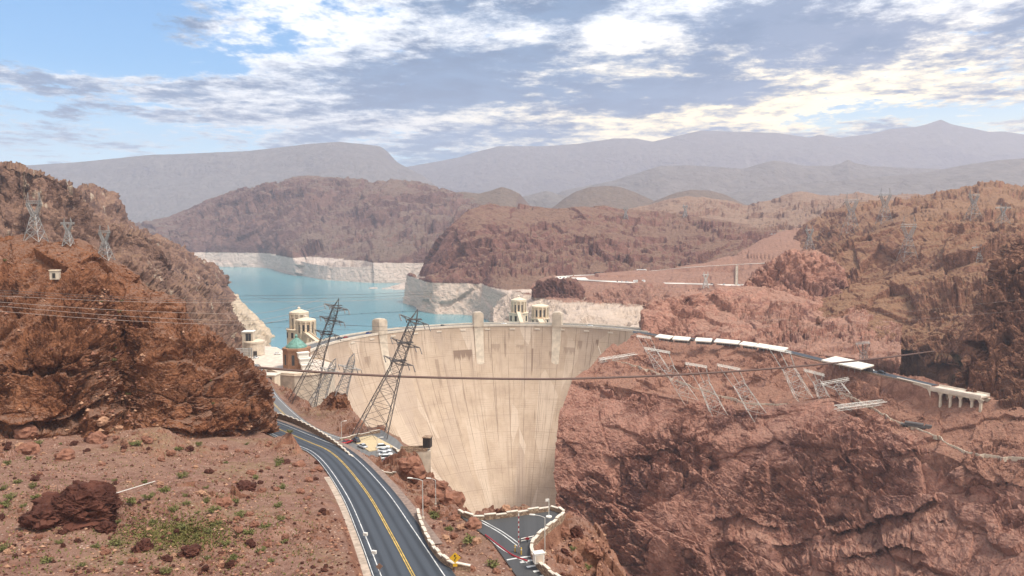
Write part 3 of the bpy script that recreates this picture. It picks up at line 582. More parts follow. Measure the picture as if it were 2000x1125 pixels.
# ---- near crag
hill('crag', [[(-110, 448, 268), (-40, 456, 266), (0, 461, 265), (40, 462, 265), (75, 470, 264), (100, 474, 263), (125, 480, 262), (160, 486, 262), (185, 500, 262), (205, 515, 264), (245, 528, 266), (275, 545, 266), (300, 562, 264), (325, 578, 262), (342, 588, 261), (358, 592, 260), (366, 612, 259), (378, 632, 259), (398, 645, 260), (420, 652, 261), (440, 668, 262), (452, 690, 262), (475, 705, 263), (498, 720, 264), (508, 735, 264.5), (515, 752, 265), (522, 782, 265.5), (528, 812, 266.5), (533, 835, 267), (540, 850, 268)],
     [(-110, 520, 250), (0, 525, 248), (60, 525, 247), (110, 530, 246), (160, 540, 246), (205, 560, 252), (245, 575, 256), (300, 600, 254), (340, 615, 252), (395, 660, 253), (440, 682, 256), (480, 712, 259), (508, 742, 262), (520, 795, 265), (536, 847, 267.5)],
     [(-110, 600, 232), (0, 605, 230), (60, 600, 229), (110, 605, 229), (160, 620, 232), (205, 640, 242), (245, 655, 246), (300, 652, 243), (340, 655, 241), (395, 690, 243), (440, 706, 249), (480, 730, 255), (508, 760, 260), (522, 805, 265), (537, 849, 267.7)],
     [(-110, 695, 212), (0, 700, 210), (60, 690, 210), (110, 690, 212), (170, 690, 217), (212, 705, 230), (250, 725, 235), (290, 705, 230), (340, 695, 230), (400, 724, 237), (440, 742, 244), (480, 762, 251), (512, 790, 258), (526, 825, 265), (538, 850, 268)],
     [(-110, 800, 197), (0, 808, 198), (60, 808, 200), (120, 804, 205), (185, 795, 212), (228, 805, 224), (265, 820, 228), (300, 795, 223), (360, 785, 226), (430, 795, 237), (490, 805, 248), (515, 822, 258), (530, 840, 265), (540, 852, 268)],
     [(-110, 852, 192), (0, 857, 193), (60, 860, 196), (130, 862, 202), (200, 866, 210), (250, 872, 214), (330, 870, 222), (400, 868, 236), (470, 862, 250), (520, 856, 262), (541, 856, 269)]], m_near, 10, 2.9, 71, step=1.0, drop=12, flat=True, back=((14, -1), (50, -30)), soft=(.003, .008), aniso=(.85, .85, 1.15), fine=1.6,
     post=undercut([([(-60, 830), (40, 832), (100, 815), (150, 800), (205, 780)], 26, 5.0), ([(300, 836), (380, 838), (440, 832)], 16, 2.5), ([(168, 628), (190, 620), (205, 632)], 26, 5), ([(310, 705), (360, 700), (420, 712)], 12, 2), ([(20, 720), (90, 712), (150, 722)], 14, 2.5), ([(405, 740), (412, 740), (420, 742)], 90, 2.5)]))
# ------------------------------------------------------------------ lake and desert floor
t = NT('lake_water')
n = t.noise(.004, 5, .6, vec=t.map((1, .35, 1))); c = t.ramp(n, [(.35, (.065, .235, .285)), (.6, (.10, .31, .355))])
w1 = t.noise(.30, 4, .6, vec=t.map((.5, 1.2, 1))); b = t.bump(w1, .22, .55)
t.done(c, .16, b, spec=.5); m_water = t.m
def build_lake():
    pts = [(5 + 162 * math.sin(R(a)), 507 + 162 * math.cos(R(a)), 0) for a in np.linspace(-96, 60, 40)]
    poly = [(-1500, 470, 0)] + [(-300, 470, 0)] + pts + [(900, 590, 0), (900, 3600, 0), (-1500, 3600, 0)]
    return struct(MB().add(poly, [tuple(range(len(poly)))[::-1]]).build('lake', m_water))
lake = build_lake()
m_floor = rock('desert_floor', (.16, .11, .08), (.24, .17, .125), (.31, .23, .165), (.32, .24, .17, 1), s=200, bump=.3)
g = MB().add([(-9800, 2900, 4), (9800, 2900, 4), (9800, 11400, 30), (-9800, 11400, 30)], [(0, 1, 2, 3)]); struct(g.build('ground', m_floor))
g = MB().add([(-400, -400, -132), (500, -400, -132), (500, 640, -132), (-400, 640, -132)], [(0, 1, 2, 3)]); struct(g.build('river', m_water))
# ------------------------------------------------------------------ the shoulder of ground on the left: slope, roads, parking and gate yard
def dense(pts, step=2.0):
    """Catmull-Rom through world points, evenly spaced"""
    P = np.array(pts, float); P = np.vstack([2 * P[0] - P[1], P, 2 * P[-1] - P[-2]]); out = []
    for k in range(1, len(P) - 2):
        a, b, c, d = P[k - 1:k + 3]; n = max(2, int(np.linalg.norm(c - b) / step))
        for q in range(n):
            t = q / n; out.append(.5 * (2 * b + (c - a) * t + (2 * a - 5 * b + 4 * c - d) * t * t + (3 * b - a - 3 * c + d) * t ** 3))
    out.append(P[-2]); return np.array(out)
ROAD = dense([Wh(*p) for p in [(905, 1330, 44), (868, 1240, 47), (835, 1175, 49.8), (805, 1120, 52.5), (762, 1040, 56.6), (718, 964, 61), (672, 906, 66.2), (640, 879, 69.6), (608, 865, 72), (575, 851, 73.8), (540, 836, 75.6), (505, 822, 77.3), (478, 806, 79.3)]])
ROAD2 = dense([Wh(*p) for p in [(488, 712, 88), (497, 722, 88), (503, 735, 87), (511, 752, 85.2), (523, 774, 83), (543, 797, 81), (570, 822, 79), (600, 842, 77.6), (640, 858, 76.6), (690, 872, 75.6)]])
LOT = [Wh(*p) for p in [(640, 872, 75.5), (668, 858, 75.5), (700, 850, 75.5), (745, 840, 75.5), (775, 858, 75.5), (800, 884, 75.5), (792, 906, 75.5), (760, 917, 75.5), (715, 906, 75.5)]]
YARD = [Wh(*p) for p in [(893, 1003, 57.6), (925, 1010, 57.6), (1000, 1003, 57.6), (1075, 994, 57.6), (1102, 1004, 57.6), (1080, 1026, 57.6), (1042, 1056, 57.6), (1038, 1082, 57.6), (1058, 1110, 57), (1110, 1150, 56.5), (1200, 1240, 55), (1070, 1240, 55), (1010, 1120, 57.0), (960, 1056, 57.6), (925, 1030, 57.6)]]
EDGE = dense([Wh(*p) for p in [(1330, 1260, 68), (1240, 1150, 67), (1205, 1110, 66.5), (1180, 1085, 66), (1150, 1060, 66), (1122, 1034, 64), (1106, 1006, 58.6), (1076, 990, 58.3), (905, 998, 59.5), (885, 965, 64.5), (850, 943, 68), (806, 903, 73), (796, 876, 75.5), (746, 836, 76.5), (704, 838, 78), (690, 818, 80.5), (664, 806, 82), (630, 810, 82), (600, 800, 83.5), (576, 783, 87), (556, 765, 91), (540, 751, 95), (525, 738, 98), (505, 712, 88)]])
CTRL = [(-300, 1180, 47), (0, 1180, 46.5), (0, 1125, 48), (0, 1060, 49.5), (0, 1000, 51), (0, 940, 53), (0, 900, 54.5), (0, 855, 57), (-300, 1000, 50), (-300, 860, 54), (150, 1125, 49), (150, 1000, 52.5), (150, 900, 56), (150, 860, 58.5),
        (300, 1125, 49.8), (300, 1060, 51.5), (300, 1000, 54), (300, 940, 56.5), (300, 900, 58.5), (300, 866, 61), (420, 1125, 50), (420, 1040, 54), (420, 960, 58.5), (420, 900, 62.5), (420, 866, 65.5), (520, 1125, 49.2), (520, 1050, 53), (540, 980, 58), (530, 920, 63), (500, 868, 68.5), (560, 900, 65.8), (600, 940, 61.5), (600, 1000, 57), (620, 1060, 52.5), (640, 1125, 49.2), (545, 868, 70.5), (580, 882, 68.5), (610, 905, 65.5), (640, 940, 61.5), (665, 990, 57.2), (685, 1040, 53.8), (700, 1090, 51.3), (705, 1140, 49.3),
        (0, 1300, 43), (400, 1300, 44), (700, 1300, 44), (850, 1010, 61.0), (850, 975, 64.2), (880, 1010, 60.0), (905, 1040, 58.0), (900, 1075, 56.2), (940, 1090, 56.0), (950, 1060, 57.2), (980, 1110, 55.8), (900, 1125, 53.8), (960, 1180, 53), (1000, 1250, 51), (800, 925, 70), (830, 945, 67), (790, 950, 66.5),
        (1060, 1070, 63), (1090, 1110, 63.5), (1130, 1090, 65), (1160, 1150, 65), (1100, 1060, 63.5), (1250, 1250, 66), (620, 820, 81), (650, 830, 79.5), (690, 838, 77.5), (575, 796, 85), (548, 772, 90), (460, 760, 86), (440, 720, 92), (470, 700, 92), (400, 850, 68)]
def poly_sd(X, Y, poly):                                        # signed distance, negative inside
    p = np.array([(a[0], a[1]) for a in poly]); n = len(p); d = np.full(X.shape, 1e9); ins = np.zeros(X.shape, bool)
    for k in range(n):
        a, b = p[k], p[(k + 1) % n]; e = b - a; t = np.clip(((X - a[0]) * e[0] + (Y - a[1]) * e[1]) / (e @ e + 1e-9), 0, 1)
        d = np.minimum(d, np.hypot(X - a[0] - t * e[0], Y - a[1] - t * e[1]))
        c = ((a[1] > Y) != (b[1] > Y)); xx = a[0] + (Y - a[1]) / (b[1] - a[1] + 1e-12) * e[0]; ins ^= c & (X < xx)
    return np.where(ins, -d, d)
def line_near(X, Y, L):                                         # signed side distance (positive right of travel) and height of the nearest point
    d = np.full(X.shape, 1e9); z = np.zeros(X.shape); sg = np.ones(X.shape)
    for k in range(len(L) - 1):
        a, b = L[k], L[k + 1]; e = b[:2] - a[:2]; t = ((X - a[0]) * e[0] + (Y - a[1]) * e[1]) / (e @ e + 1e-9); tc = np.clip(t, 0, 1)
        q = np.hypot(X - a[0] - tc * e[0], Y - a[1] - tc * e[1]); m = q < d
        d = np.where(m, q, d); z = np.where(m, a[2] + (b[2] - a[2]) * tc, z)
        sg = np.where(m, np.sign((X - a[0]) * e[1] - (Y - a[1]) * e[0]), sg)
    return d * sg, z
def build_shoulder():
    c = np.array([Wh(*p) for p in CTRL] + [tuple(p) for p in ROAD[::6]] + [tuple(p) for p in ROAD2[::6]] + LOT + YARD + [tuple(p) for p in EDGE[::5]])
    X, Y, Zc = c[:, 0], c[:, 1], c[:, 2]
    k = lambda r2: r2 * np.log(r2 + 1e-6)
    A = k((X[:, None] - X) ** 2 + (Y[:, None] - Y) ** 2) + np.eye(len(c)) * 900.0
    M = np.block([[A, np.stack([np.ones_like(X), X, Y], 1)], [np.stack([np.ones_like(X), X, Y], 0), np.zeros((3, 3))]])
    wgt = np.linalg.solve(M, np.concatenate([Zc, np.zeros(3)]))
    us = np.arange(-.80, .27, .0013); ds = 62 * 1.0031 ** np.arange(0, 660); ds = ds[ds < 470][::-1]
    U, D = np.meshgrid(us, ds); x, y = (U * D).ravel(), D.ravel()
    z = np.zeros(len(x))
    for q in range(0, len(x), 40000):
        a, b = x[q:q + 40000], y[q:q + 40000]
        z[q:q + 40000] = k((a[:, None] - X) ** 2 + (b[:, None] - Y) ** 2) @ wgt[:len(c)] + wgt[-3] + wgt[-2] * a + wgt[-1] * b
    se, ze = line_near(x, y, EDGE)
    r1, z1 = line_near(x, y, ROAD); r2, z2 = line_near(x, y, ROAD2)
    pl = poly_sd(x, y, LOT); py_ = poly_sd(x, y, YARD)
    nearest = np.minimum.reduce([np.abs(r1) - 6.4, np.abs(r2) - 5.5, pl - .6, py_ - .6])
    ctl = smooth01(0, 5, nearest)                                # 0 on made ground
    P = np.stack([x, y, z], 1)
    wx = fbm(P / 9.0, 4, .6, 301) * 2.5
    rough = .28 + .72 * smooth01(.0, .5, fbm(P / 22.0, 3, .5, 305)) + .7 * np.exp(-((se + 3) / 7) ** 2)      # rougher at the rim of the canyon
    hump = ridged(P / 9.0, 5, .55, 311) * 1.1 + fbm(P / 2.2, 4, .6, 317) * .22 + fbm(P / 26.0, 3, .5, 319) * 3.0
    t1, e1 = facets(P / 4.2, 331); t2, e2 = facets(P / 1.5, 341)
    rocks = (t1 * 1.3 + .35) * 1.7 * smooth01(-.05, .45, fbm(P / 16.0, 3, .5, 337) + 1.2 * np.exp(-((se + 4) / 7) ** 2) - .15) + t2 * .35
    z = z + ctl * rough * (hump + np.maximum(rocks, -.3))
    s = np.maximum(se + wx * .6 - .8, 0)                         # the drop into the canyon, stepped and broken
    drop = s * 1.5 + (facets(np.stack([x, y, z - s], 1) / 6.0, 351)[0]) * np.minimum(s * .5, 3.0)
    z = z - np.where(py_ < 4, np.maximum(drop, np.where(se > .5, s * 4, 0)), drop)
    z = np.maximum(z, -125)
    def flat(z, d, zr, half, over):                              # bring the ground down (or up) to a made surface
        w = 1 - smooth01(half, half + over, d); return z * (1 - w) + (zr - .22) * w
    z = flat(z, np.where(r1 < 0, -r1, r1 * .95), z1, 6.6, np.where(r1 < 0, 2.4, 4.0))
    z = flat(z, np.abs(r2), z2, 5.4, 3.5)
    z = flat(z, pl, LOT[0][2] + 0 * x, .4, 3.0); z = flat(z, py_, YARD[0][2] + 0 * x, .3, 1.2)
    P = np.stack([x, y, z], 1)
    return struct(grid_object('slope', P, len(us), len(ds), m_slope2, True))
# gravel with rock showing through on the steep faces
def slope_material():
    t = NT('gravel_and_rock'); n1 = t.noise(.35, 8, .65); n2 = t.noise(1.9, 8, .7); n3 = t.noise(.06, 5, .55)
    rockc = t.ramp(t.noise(.22, 8, .65, dist=.5), [(.30, (.12, .052, .033)), (.5, (.22, .105, .068)), (.68, (.33, .17, .11))])
    grav = t.ramp(n1, [(.32, (.135, .065, .047)), (.5, (.215, .115, .083)), (.66, (.285, .165, .12))])
    grav = t.mix(t.step(n3, .42, .60), grav, t.mix(.5, grav, (.245, .145, .10)))
    peb = t.voro(1.5, out='Color'); pv = t.xyz(peb)[0]
    stone = t.ramp(pv, [(.0, (.065, .03, .024)), (.45, (.20, .10, .075)), (.8, (.40, .24, .17)), (.97, (.60, .47, .38))])
    d = t.voro(1.5); near = t.math('MULTIPLY', t.math('SUBTRACT', 1, t.step(d, .22, .36)), t.step(t.noise(.16, 5, .6), .40, .56))
    grav = t.mix(t.math('MULTIPLY', near, .85), grav, stone)
    peb2 = t.voro(4.5, out='Color'); d2 = t.voro(4.5)
    grav = t.mix(t.math('MULTIPLY', t.math('SUBTRACT', 1, t.step(d2, .2, .34)), t.math('MULTIPLY', t.step(t.noise(.5, 5, .6), .36, .55), .85)), grav, t.ramp(t.xyz(peb2)[1], [(.2, (.13, .07, .055)), (.7, (.33, .2, .15)), (.98, (.6, .5, .42))]))
    nz = t.xyz(t.geo().outputs['Normal'])[2]
    f = t.step(t.math('ADD', nz, t.math('MULTIPLY', t.math('SUBTRACT', n2, .5), .3)), .62, .86)
    c = t.mix(f, rockc, grav)
    gt = t.math('MULTIPLY', t.math('MULTIPLY', t.step(t.noise(.045, 4, .6), .50, .62), t.step(n2, .46, .6)), f)   # thin dry grass in patches
    c = t.mix(t.math('MULTIPLY', gt, .5), c, (.19, .175, .06))
    b = t.bump(t.noise(3.2, 9, .7), .22, .9); b = t.bump(t.math('SUBTRACT', 1, d), .25, .5, b); b = t.bump(t.math('SUBTRACT', 1, d2), .1, .6, b)
    return t.done(c, .95, b, spec=.1)
m_slope2 = slope_material()
slope_o = build_shoulder()

# ------------------------------------------------------------------ made surfaces
def asphalt(name, base, band=.35, seed=0.0):
    t = NT(name); uv = t.n('ShaderNodeUVMap').outputs[0]; x = t.xyz(uv)
    st = t.noise(1.0, 5, .6, vec=t.map((.55, .012, 1), uv)); fine = t.noise(8, 6, .7)
    lane = t.math('ABSOLUTE', t.math('SINE', t.math('MULTIPLY', x[0], 1.68)))           # two wheel paths to a lane
    k = t.math('ADD', t.math('MULTIPLY', lane, band), t.math('MULTIPLY', st, .7))
    c = t.ramp(k, [(.25, tuple(v * .72 for v in base)), (.55, base), (.85, tuple(v * 1.55 for v in base))])
    c = t.mix(t.math('MULTIPLY', t.step(fine, .35, .7), .25), c, tuple(v * 1.5 for v in base))
    return t.done(c, .75, t.bump(fine, .02), spec=.35)
m_asph = asphalt('asphalt', (.040, .045, .053), .55); m_asph2 = asphalt('worn_asphalt', (.16, .155, .15), .15); m_yard = asphalt('yard_asphalt', (.072, .070, .070), .05)
m_white = plain('white_paint', (.62, .61, .58, 1), .6, vary=.3, scale=.5); m_yellow = plain('yellow_paint', (.55, .36, .08, 1), .6, vary=.3, scale=.5)
m_conc = plain('pale_concrete', (.55, .46, .36, 1), .85, vary=.18, scale=.4, bump=.02)
def ribbon(name, L, offs, mat, up=0.0, z_side=None, i0=0, i1=None):
    L = L[i0:i1]; d = np.gradient(L[:, :2], axis=0); d /= np.linalg.norm(d, axis=1, keepdims=True) + 1e-9
    nrm = np.stack([d[:, 1], -d[:, 0]], 1); s = np.concatenate([[0], np.cumsum(np.linalg.norm(np.diff(L, axis=0), axis=1))])
    m = len(offs); P = np.zeros((len(L), m, 3)); uv = np.zeros((len(L), m, 2))
    for k, o in enumerate(offs):
        P[:, k, :2] = L[:, :2] + nrm * o; P[:, k, 2] = L[:, 2] + up; uv[:, k, 0] = o; uv[:, k, 1] = s
    return struct(grid_object(name, P[::-1].reshape(-1, 3), m, len(L), mat, False, uv[::-1].reshape(-1, 2)))
ribbon('road', ROAD, [-5.9, -3, 0, 3, 5.9], m_asph)
for o in (-4.55, 4.35): ribbon('road_marking', ROAD, [o - .085, o + .085], m_white, .012)
for o in (-.17, .17): ribbon('road_marking', ROAD, [o - .09, o + .09], m_yellow, .012)
ribbon('road_marking', ROAD, [-5.72, -5.6], m_white, .012)
ribbon('road', ROAD2, [-4.8, 0, 4.8], m_asph2)
for o in (-3.9, 3.9): ribbon('road_marking', ROAD2, [o - .085, o + .085], m_white, .012)
for o in (-.2, .2): ribbon('road_marking', ROAD2, [o - .09, o + .09], m_yellow, .012)
def sheet(name, poly, mat, up=0.0, z=None):
    me = bpy.data.meshes.new(name); zz = poly[0][2] if z is None else z
    me.from_pydata([(p[0], p[1], zz + up) for p in poly], [], [tuple(range(len(poly)))]); me.materials.append(mat)
    if me.polygons[0].normal.z < 0: me.flip_normals()
    me.uv_layers.new(name='UVMap'); 
    for l in me.uv_layers[0].data: pass
    for k, l in enumerate(me.loops): me.uv_layers[0].data[k].uv = me.vertices[l.vertex_index].co[:2]
    o = bpy.data.objects.new(name, me); C.objects.link(o); return struct(o)
sheet('parking_lot', LOT, m_asph2, .01); sheet('yard', YARD, m_yard, .01)
# gravel shoulder on the outside of the bend, and the concrete gutter under the cut
ribbon('shoulder', ROAD, [5.85, 6.6, 7.6], plain('gravel_shoulder', (.24, .17, .135, 1), .95, vary=.25, scale=1.2, bump=.03), -.03, i0=28)
ribbon('gutter', ROAD, [-7.3, -6.6, -5.9], plain('gutter_concrete', (.42, .33, .255, 1), .9, vary=.25, scale=.8), -.02, i0=0, i1=62)

# ------------------------------------------------------------------ masonry parapets with raised coping stones
def masonry():
    t = NT('rubble_masonry'); d = t.voro(2.1, feature='DISTANCE_TO_EDGE', vec=t.map((1, 1, 1.6))); col = t.xyz(t.voro(2.1, out='Color', vec=t.map((1, 1, 1.6))))[0]
    c = t.ramp(col, [(.0, (.19, .115, .08)), (.5, (.34, .225, .15)), (1, (.47, .34, .23))]); c = t.mix(t.math('SUBTRACT', 1, t.step(d, .02, .06)), c, (.16, .115, .085))
    return t.done(c, .9, t.bump(t.step(d, 0, .1), .06), spec=.2)
m_mason = masonry(); m_cope = plain('coping_stone', (.62, .535, .44, 1), .8, vary=.18, scale=1.0)
def parapet(label, pts, hgt=.9, deep=1.2, step=3.0, wid=.46):
    L = dense(pts, .5); root = thing('stone_parapet', label, 'stone wall', tuple(L[len(L) // 2])); wall = MB(); cap = MB()
    s = np.concatenate([[0], np.cumsum(np.linalg.norm(np.diff(L[:, :2], axis=0), axis=1))]); n = max(2, int(s[-1] / step)); up = False
    for k in range(n):
        a, b = s[-1] * k / n, s[-1] * (k + 1) / n; p = np.array([np.interp(a, s, L[:, q]) for q in range(3)]); r = np.array([np.interp(b, s, L[:, q]) for q in range(3)])
        e = (r - p)[:2]; ln = np.hypot(*e); ang = math.atan2(e[1], e[0]); m = (p + r) / 2; h = hgt + (.26 if k % 2 else 0)
        nx, ny = -math.sin(ang) * wid / 2, math.cos(ang) * wid / 2
        def slab(mb, w, zb, zt, over):
            f = w / wid; ox, oy = math.cos(ang) * over, math.sin(ang) * over
            q = [(p[0] - ox + nx * f, p[1] - oy + ny * f), (p[0] - ox - nx * f, p[1] - oy - ny * f), (r[0] + ox - nx * f, r[1] + oy - ny * f), (r[0] + ox + nx * f, r[1] + oy + ny * f)]
            zz = [p[2], p[2], r[2], r[2]]
            mb.add([(q[i][0], q[i][1], zz[i] + zb) for i in range(4)] + [(q[i][0], q[i][1], zz[i] + zt) for i in range(4)], [(0, 3, 2, 1), (4, 5, 6, 7), (0, 1, 5, 4), (1, 2, 6, 5), (2, 3, 7, 6), (3, 0, 4, 7)])
        slab(wall, wid, -deep, h, 0.0); slab(cap, wid + .10, h + .004, h + .15, -.02 if k % 2 == 0 else .05)
    wall.build('wall_face', m_mason, root); cap.build('coping', m_cope, root)
    return root
def off_line(L, o, i0, i1, dz=0.0):
    L = L[i0:i1]; d = np.gradient(L[:, :2], axis=0); d /= np.linalg.norm(d, axis=1, keepdims=True); return [tuple(np.append(L[k, :2] + np.array([d[k, 1], -d[k, 0]]) * o, L[k, 2] + dz)) for k in range(0, len(L), 3)]
P1 = [Wh(*p) for p in [(515, 806, 77), (545, 812, 76), (575, 822, 74.9), (605, 836, 73.4), (640, 857, 71.6), (665, 876, 70.0), (690, 899, 68.5), (712, 914, 68.3), (740, 925, 68.9), (765, 929, 69.8), (785, 930, 70.3)]]
parapet('long masonry parapet with white coping curving along the outer edge of the black road bend', P1, .75, 3.2, 2.6)
P3 = [Wh(*p) for p in [(896, 1003, 57.6), (912, 1012, 57.6), (935, 1016, 57.6), (1000, 1009, 57.6), (1072, 998, 57.6)]]
parapet('masonry parapet on the far edge of the gate yard against the dam face', P3, .75, 1.0, 2.2)
P4 = [Wh(*p) for p in [(1076, 996, 57.6), (1101, 1006, 57.6), (1081, 1027, 57.6), (1062, 1043, 57.6), (1045, 1059, 57.6), (1038, 1074, 57.6), (1041, 1090, 57.4), (1058, 1111, 57), (1082, 1131, 56.7), (1110, 1151, 56.4)]]
parapet('masonry parapet on a tall stone retaining wall around the canyon side of the gate yard', P4, .75, 7.0, 2.0)
P6 = [Wh(*p) for p in [(768, 876, 75.5), (778, 886, 75.5), (787, 898, 75.5), (782, 909, 75.5)]]
parapet('low white capped wall at the canyon end of the car park row', P6, .6, 1.0, 2.2)
P7 = [Wh(*p) for p in [(664, 861, 75.5), (690, 856, 75.5), (715, 850, 75.5), (742, 845, 75.5)]]
parapet('tan masonry wall behind the parked red car under the leaning lattice tower', P7, .8, 1.5, 4.0)
# concrete barrier of the road that climbs from the dam
root = thing('road_barrier', 'thick tan concrete barrier beside the grey road climbing from the dam to the car park', 'barrier', tuple(ROAD2[40]))
B = MB(); Lb = off_line(ROAD2, 5.6, 14, 78)
for a, b in zip(Lb[:-1], Lb[1:]):
    ang = math.atan2(b[1] - a[1], b[0] - a[0]); l = math.hypot(b[0] - a[0], b[1] - a[1])
    n = Vector((-math.sin(ang), math.cos(ang), 0)) * .55
    v = [Vector(a) + n, Vector(a) - n, Vector(b) - n, Vector(b) + n]
    B.add([p + Vector((0, 0, -3)) for p in v] + [p + Vector((0, 0, 1.3)) for p in v], [(0, 3, 2, 1), (4, 5, 6, 7), (0, 1, 5, 4), (1, 2, 6, 5), (2, 3, 7, 6), (3, 0, 4, 7)])
B.build('barrier_wall', m_conc, root)
B = MB(); Lb = off_line(ROAD2, 7.6, 14, 78)
for a, b in zip(Lb[:-1], Lb[1:]):
    ang = math.atan2(b[1] - a[1], b[0] - a[0]); n = Vector((-math.sin(ang), math.cos(ang), 0)) * 1.0
    v = [Vector(a) + n, Vector(a) - n, Vector(b) - n, Vector(b) + n]
    B.add([p + Vector((0, 0, -4)) for p in v] + [p + Vector((0, 0, .5)) for p in v], [(0, 3, 2, 1), (4, 5, 6, 7), (0, 1, 5, 4), (1, 2, 6, 5), (2, 3, 7, 6), (3, 0, 4, 7)])
B.build('footpath', plain('footpath_concrete', (.46, .36, .28, 1), .9), root)
# ------------------------------------------------------------------ the dam
DC = np.array([5.0, 507.0]); DR = 147.0; ZT = 50.0
def dam_off(d): return 0.0 if d < 0 else 200 * (d / 221.0) ** 1.6          # how far the face has moved downstream at depth d
def dam_pt(th, d, out=0.0):                                                # th: degrees from straight upstream
    r = DR - dam_off(d) * (.55 + .45 * math.cos(R(th + 10) * .8)) + out
    return (DC[0] + r * math.sin(R(th)), DC[1] + r * math.cos(R(th)), ZT - d)
def dam_material():
    t = NT('dam_concrete'); uv = t.n('ShaderNodeUVMap').outputs[0]; x = t.xyz(uv); U, Vv = x[0], x[1]       # metres along and down
    big = t.noise(.02, 5, .6); n = t.noise(.35, 7, .65)
    c = t.ramp(t.noise(.06, 6, .65), [(.3, (.37, .275, .20)), (.5, (.465, .355, .262)), (.7, (.55, .435, .335))])
    c = t.mix(t.step(n, .35, .7), c, t.mix(.4, c, (.50, .37, .28)))
    # pours: tall blocks each of a slightly different tone
    col = t.xyz(t.voro(1.0, vec=t.map((.062, .021, 1), uv), out='Color'))[0]
    c = t.mix(t.math('MULTIPLY', t.step(col, .55, .9), .55), c, (.42, .325, .26)); c = t.mix(t.math('MULTIPLY', t.step(col, .3, .05), .5), c, (.70, .585, .48))
    def lines(coord, period, w, jit=None):
        q = t.math('FRACT', t.math('DIVIDE', coord, period)); q = t.math('ABSOLUTE', t.math('SUBTRACT', q, .5)); return t.step(q, .5 - w, .5 - w * .3)
    vj = t.math('ADD', U, t.math('MULTIPLY', t.noise(.25, 3, .5), .5))
    vl = t.math('MULTIPLY', lines(vj, 15.2, .022), t.step(t.noise(1, 5, .6, vec=t.map((.05, .022, 1), uv)), .34, .56))
    c = t.mix(t.math('MULTIPLY', vl, .85), c, (.20, .14, .105))
    vl2 = t.math('MULTIPLY', lines(vj, 5.07, .03), t.step(t.noise(1, 5, .6, vec=t.map((.09, .03, 1), uv)), .50, .62)); c = t.mix(t.math('MULTIPLY', vl2, .5), c, (.27, .19, .145))
    hl = t.math('MULTIPLY', lines(Vv, 1.52, .13), t.step(t.noise(1, 4, .6, vec=t.map((.05, .16, 1), uv)), .42, .62)); c = t.mix(t.math('MULTIPLY', hl, .5), c, (.34, .25, .19))
    hl2 = t.math('MULTIPLY', lines(Vv, 12.0, .02), t.step(t.noise(1, 4, .6, vec=t.map((.03, .09, 1), uv)), .40, .6)); c = t.mix(t.math('MULTIPLY', hl2, .6), c, (.28, .2, .15))
    # water streaks running down from the joints
    for sc, lo, hi, k, dk in (((.55, .022, 1), .57, .68, .8, (.20, .14, .105)), ((1.3, .05, 1), .58, .70, .6, (.24, .175, .135)), ((.16, .012, 1), .54, .70, .6, (.34, .25, .19))):
        s = t.step(t.noise(1, 6, .62, vec=t.map(sc, uv)), lo, hi); c = t.mix(t.math('MULTIPLY', s, k), c, dk)
    w = t.step(t.noise(1, 5, .62, vec=t.map((.5, .018, 3), uv)), .64, .74); c = t.mix(t.math('MULTIPLY', w, .5), c, (.78, .69, .58))
    # the wet patch with fringed streaks under a drain gallery, and smaller ones along that level
    for u0, u1, v0, v1, k in STAINS:
        inx = t.math('MULTIPLY', t.step(U, u0 - .4, u0 + .4), t.math('SUBTRACT', 1, t.step(U, u1 - .4, u1 + .4)))
        ln = t.math('MULTIPLY', t.noise(1, 3, .5, vec=t.map((1.1, .02, 1), uv)), (v1 - v0) * 1.7); ln = t.math('ADD', ln, v0 - (v1 - v0) * .25)
        iny = t.math('MULTIPLY', t.step(Vv, v0 - .25, v0 + .25), t.math('SUBTRACT', 1, t.step(t.math('SUBTRACT', Vv, ln), -1.5, 1.0)))
        c = t.mix(t.math('MULTIPLY', t.math('MULTIPLY', inx, iny), k), c, (.19, .125, .09))
    b = t.bump(t.math('ADD', t.math('MULTIPLY', vl, -1), t.math('MULTIPLY', hl, -.35)), .25, .6); b = t.bump(t.noise(1.5, 6, .6), .06, .5, b)
    return t.done(c, .88, b, spec=.2)
TH0, TH1 = -104.0, 66.0
def ulen(th): return R(th - TH0) * DR
def th_of(px):                                                              # where along the crest a photo column falls
    return float(min(np.linspace(-100, 60, 800), key=lambda t: abs(1000 + F * dam_pt(t, 0)[0] / dam_pt(t, 0)[1] * 1.01 - px)))
U = lambda px: ulen(th_of(px))
STAINS = [(U(880), U(918), 20, 31, .85), (U(984), U(987), 16, 30, .8), (U(1040), U(1043), 20, 50, .8), (U(1029), U(1031), 18, 60, .6), (U(1132), U(1141), 12, 22, .55), (U(1168), U(1174), 10, 18, .8), (U(1105), U(1128), 18, 27, .5), (U(957), U(975), 16, 24, .4), (U(1075), U(1098), 22, 30, .55), (U(800), U(806), 12, 45, .5), (U(700), U(712), 16, 26, .5), (U(840), U(846), 26, 60, .45), (U(1008), U(1024), 17, 22, .4)]
m_dam = dam_material(); m_damtop = plain('crest_concrete', (.66, .58, .48, 1), .85, vary=.1, scale=.3)
dam = thing('dam', 'huge curved pale concrete arch dam holding back the blue lake', 'dam', (DC[0], DC[1] + DR, ZT))
nth, nd = 300, 150
ths = np.linspace(TH0, TH1, nth); dep = np.linspace(0, 182, nd); P = []; uv = []
for d in dep:
    for th in ths:
        P.append(dam_pt(th, d)); uv.append((ulen(th), d))
face = grid_object('downstream_face', np.array(P), nth, nd, m_dam, False, np.array(uv)); face.parent = dam; face.matrix_parent_inverse = Matrix.Translation(dam.location).inverted()
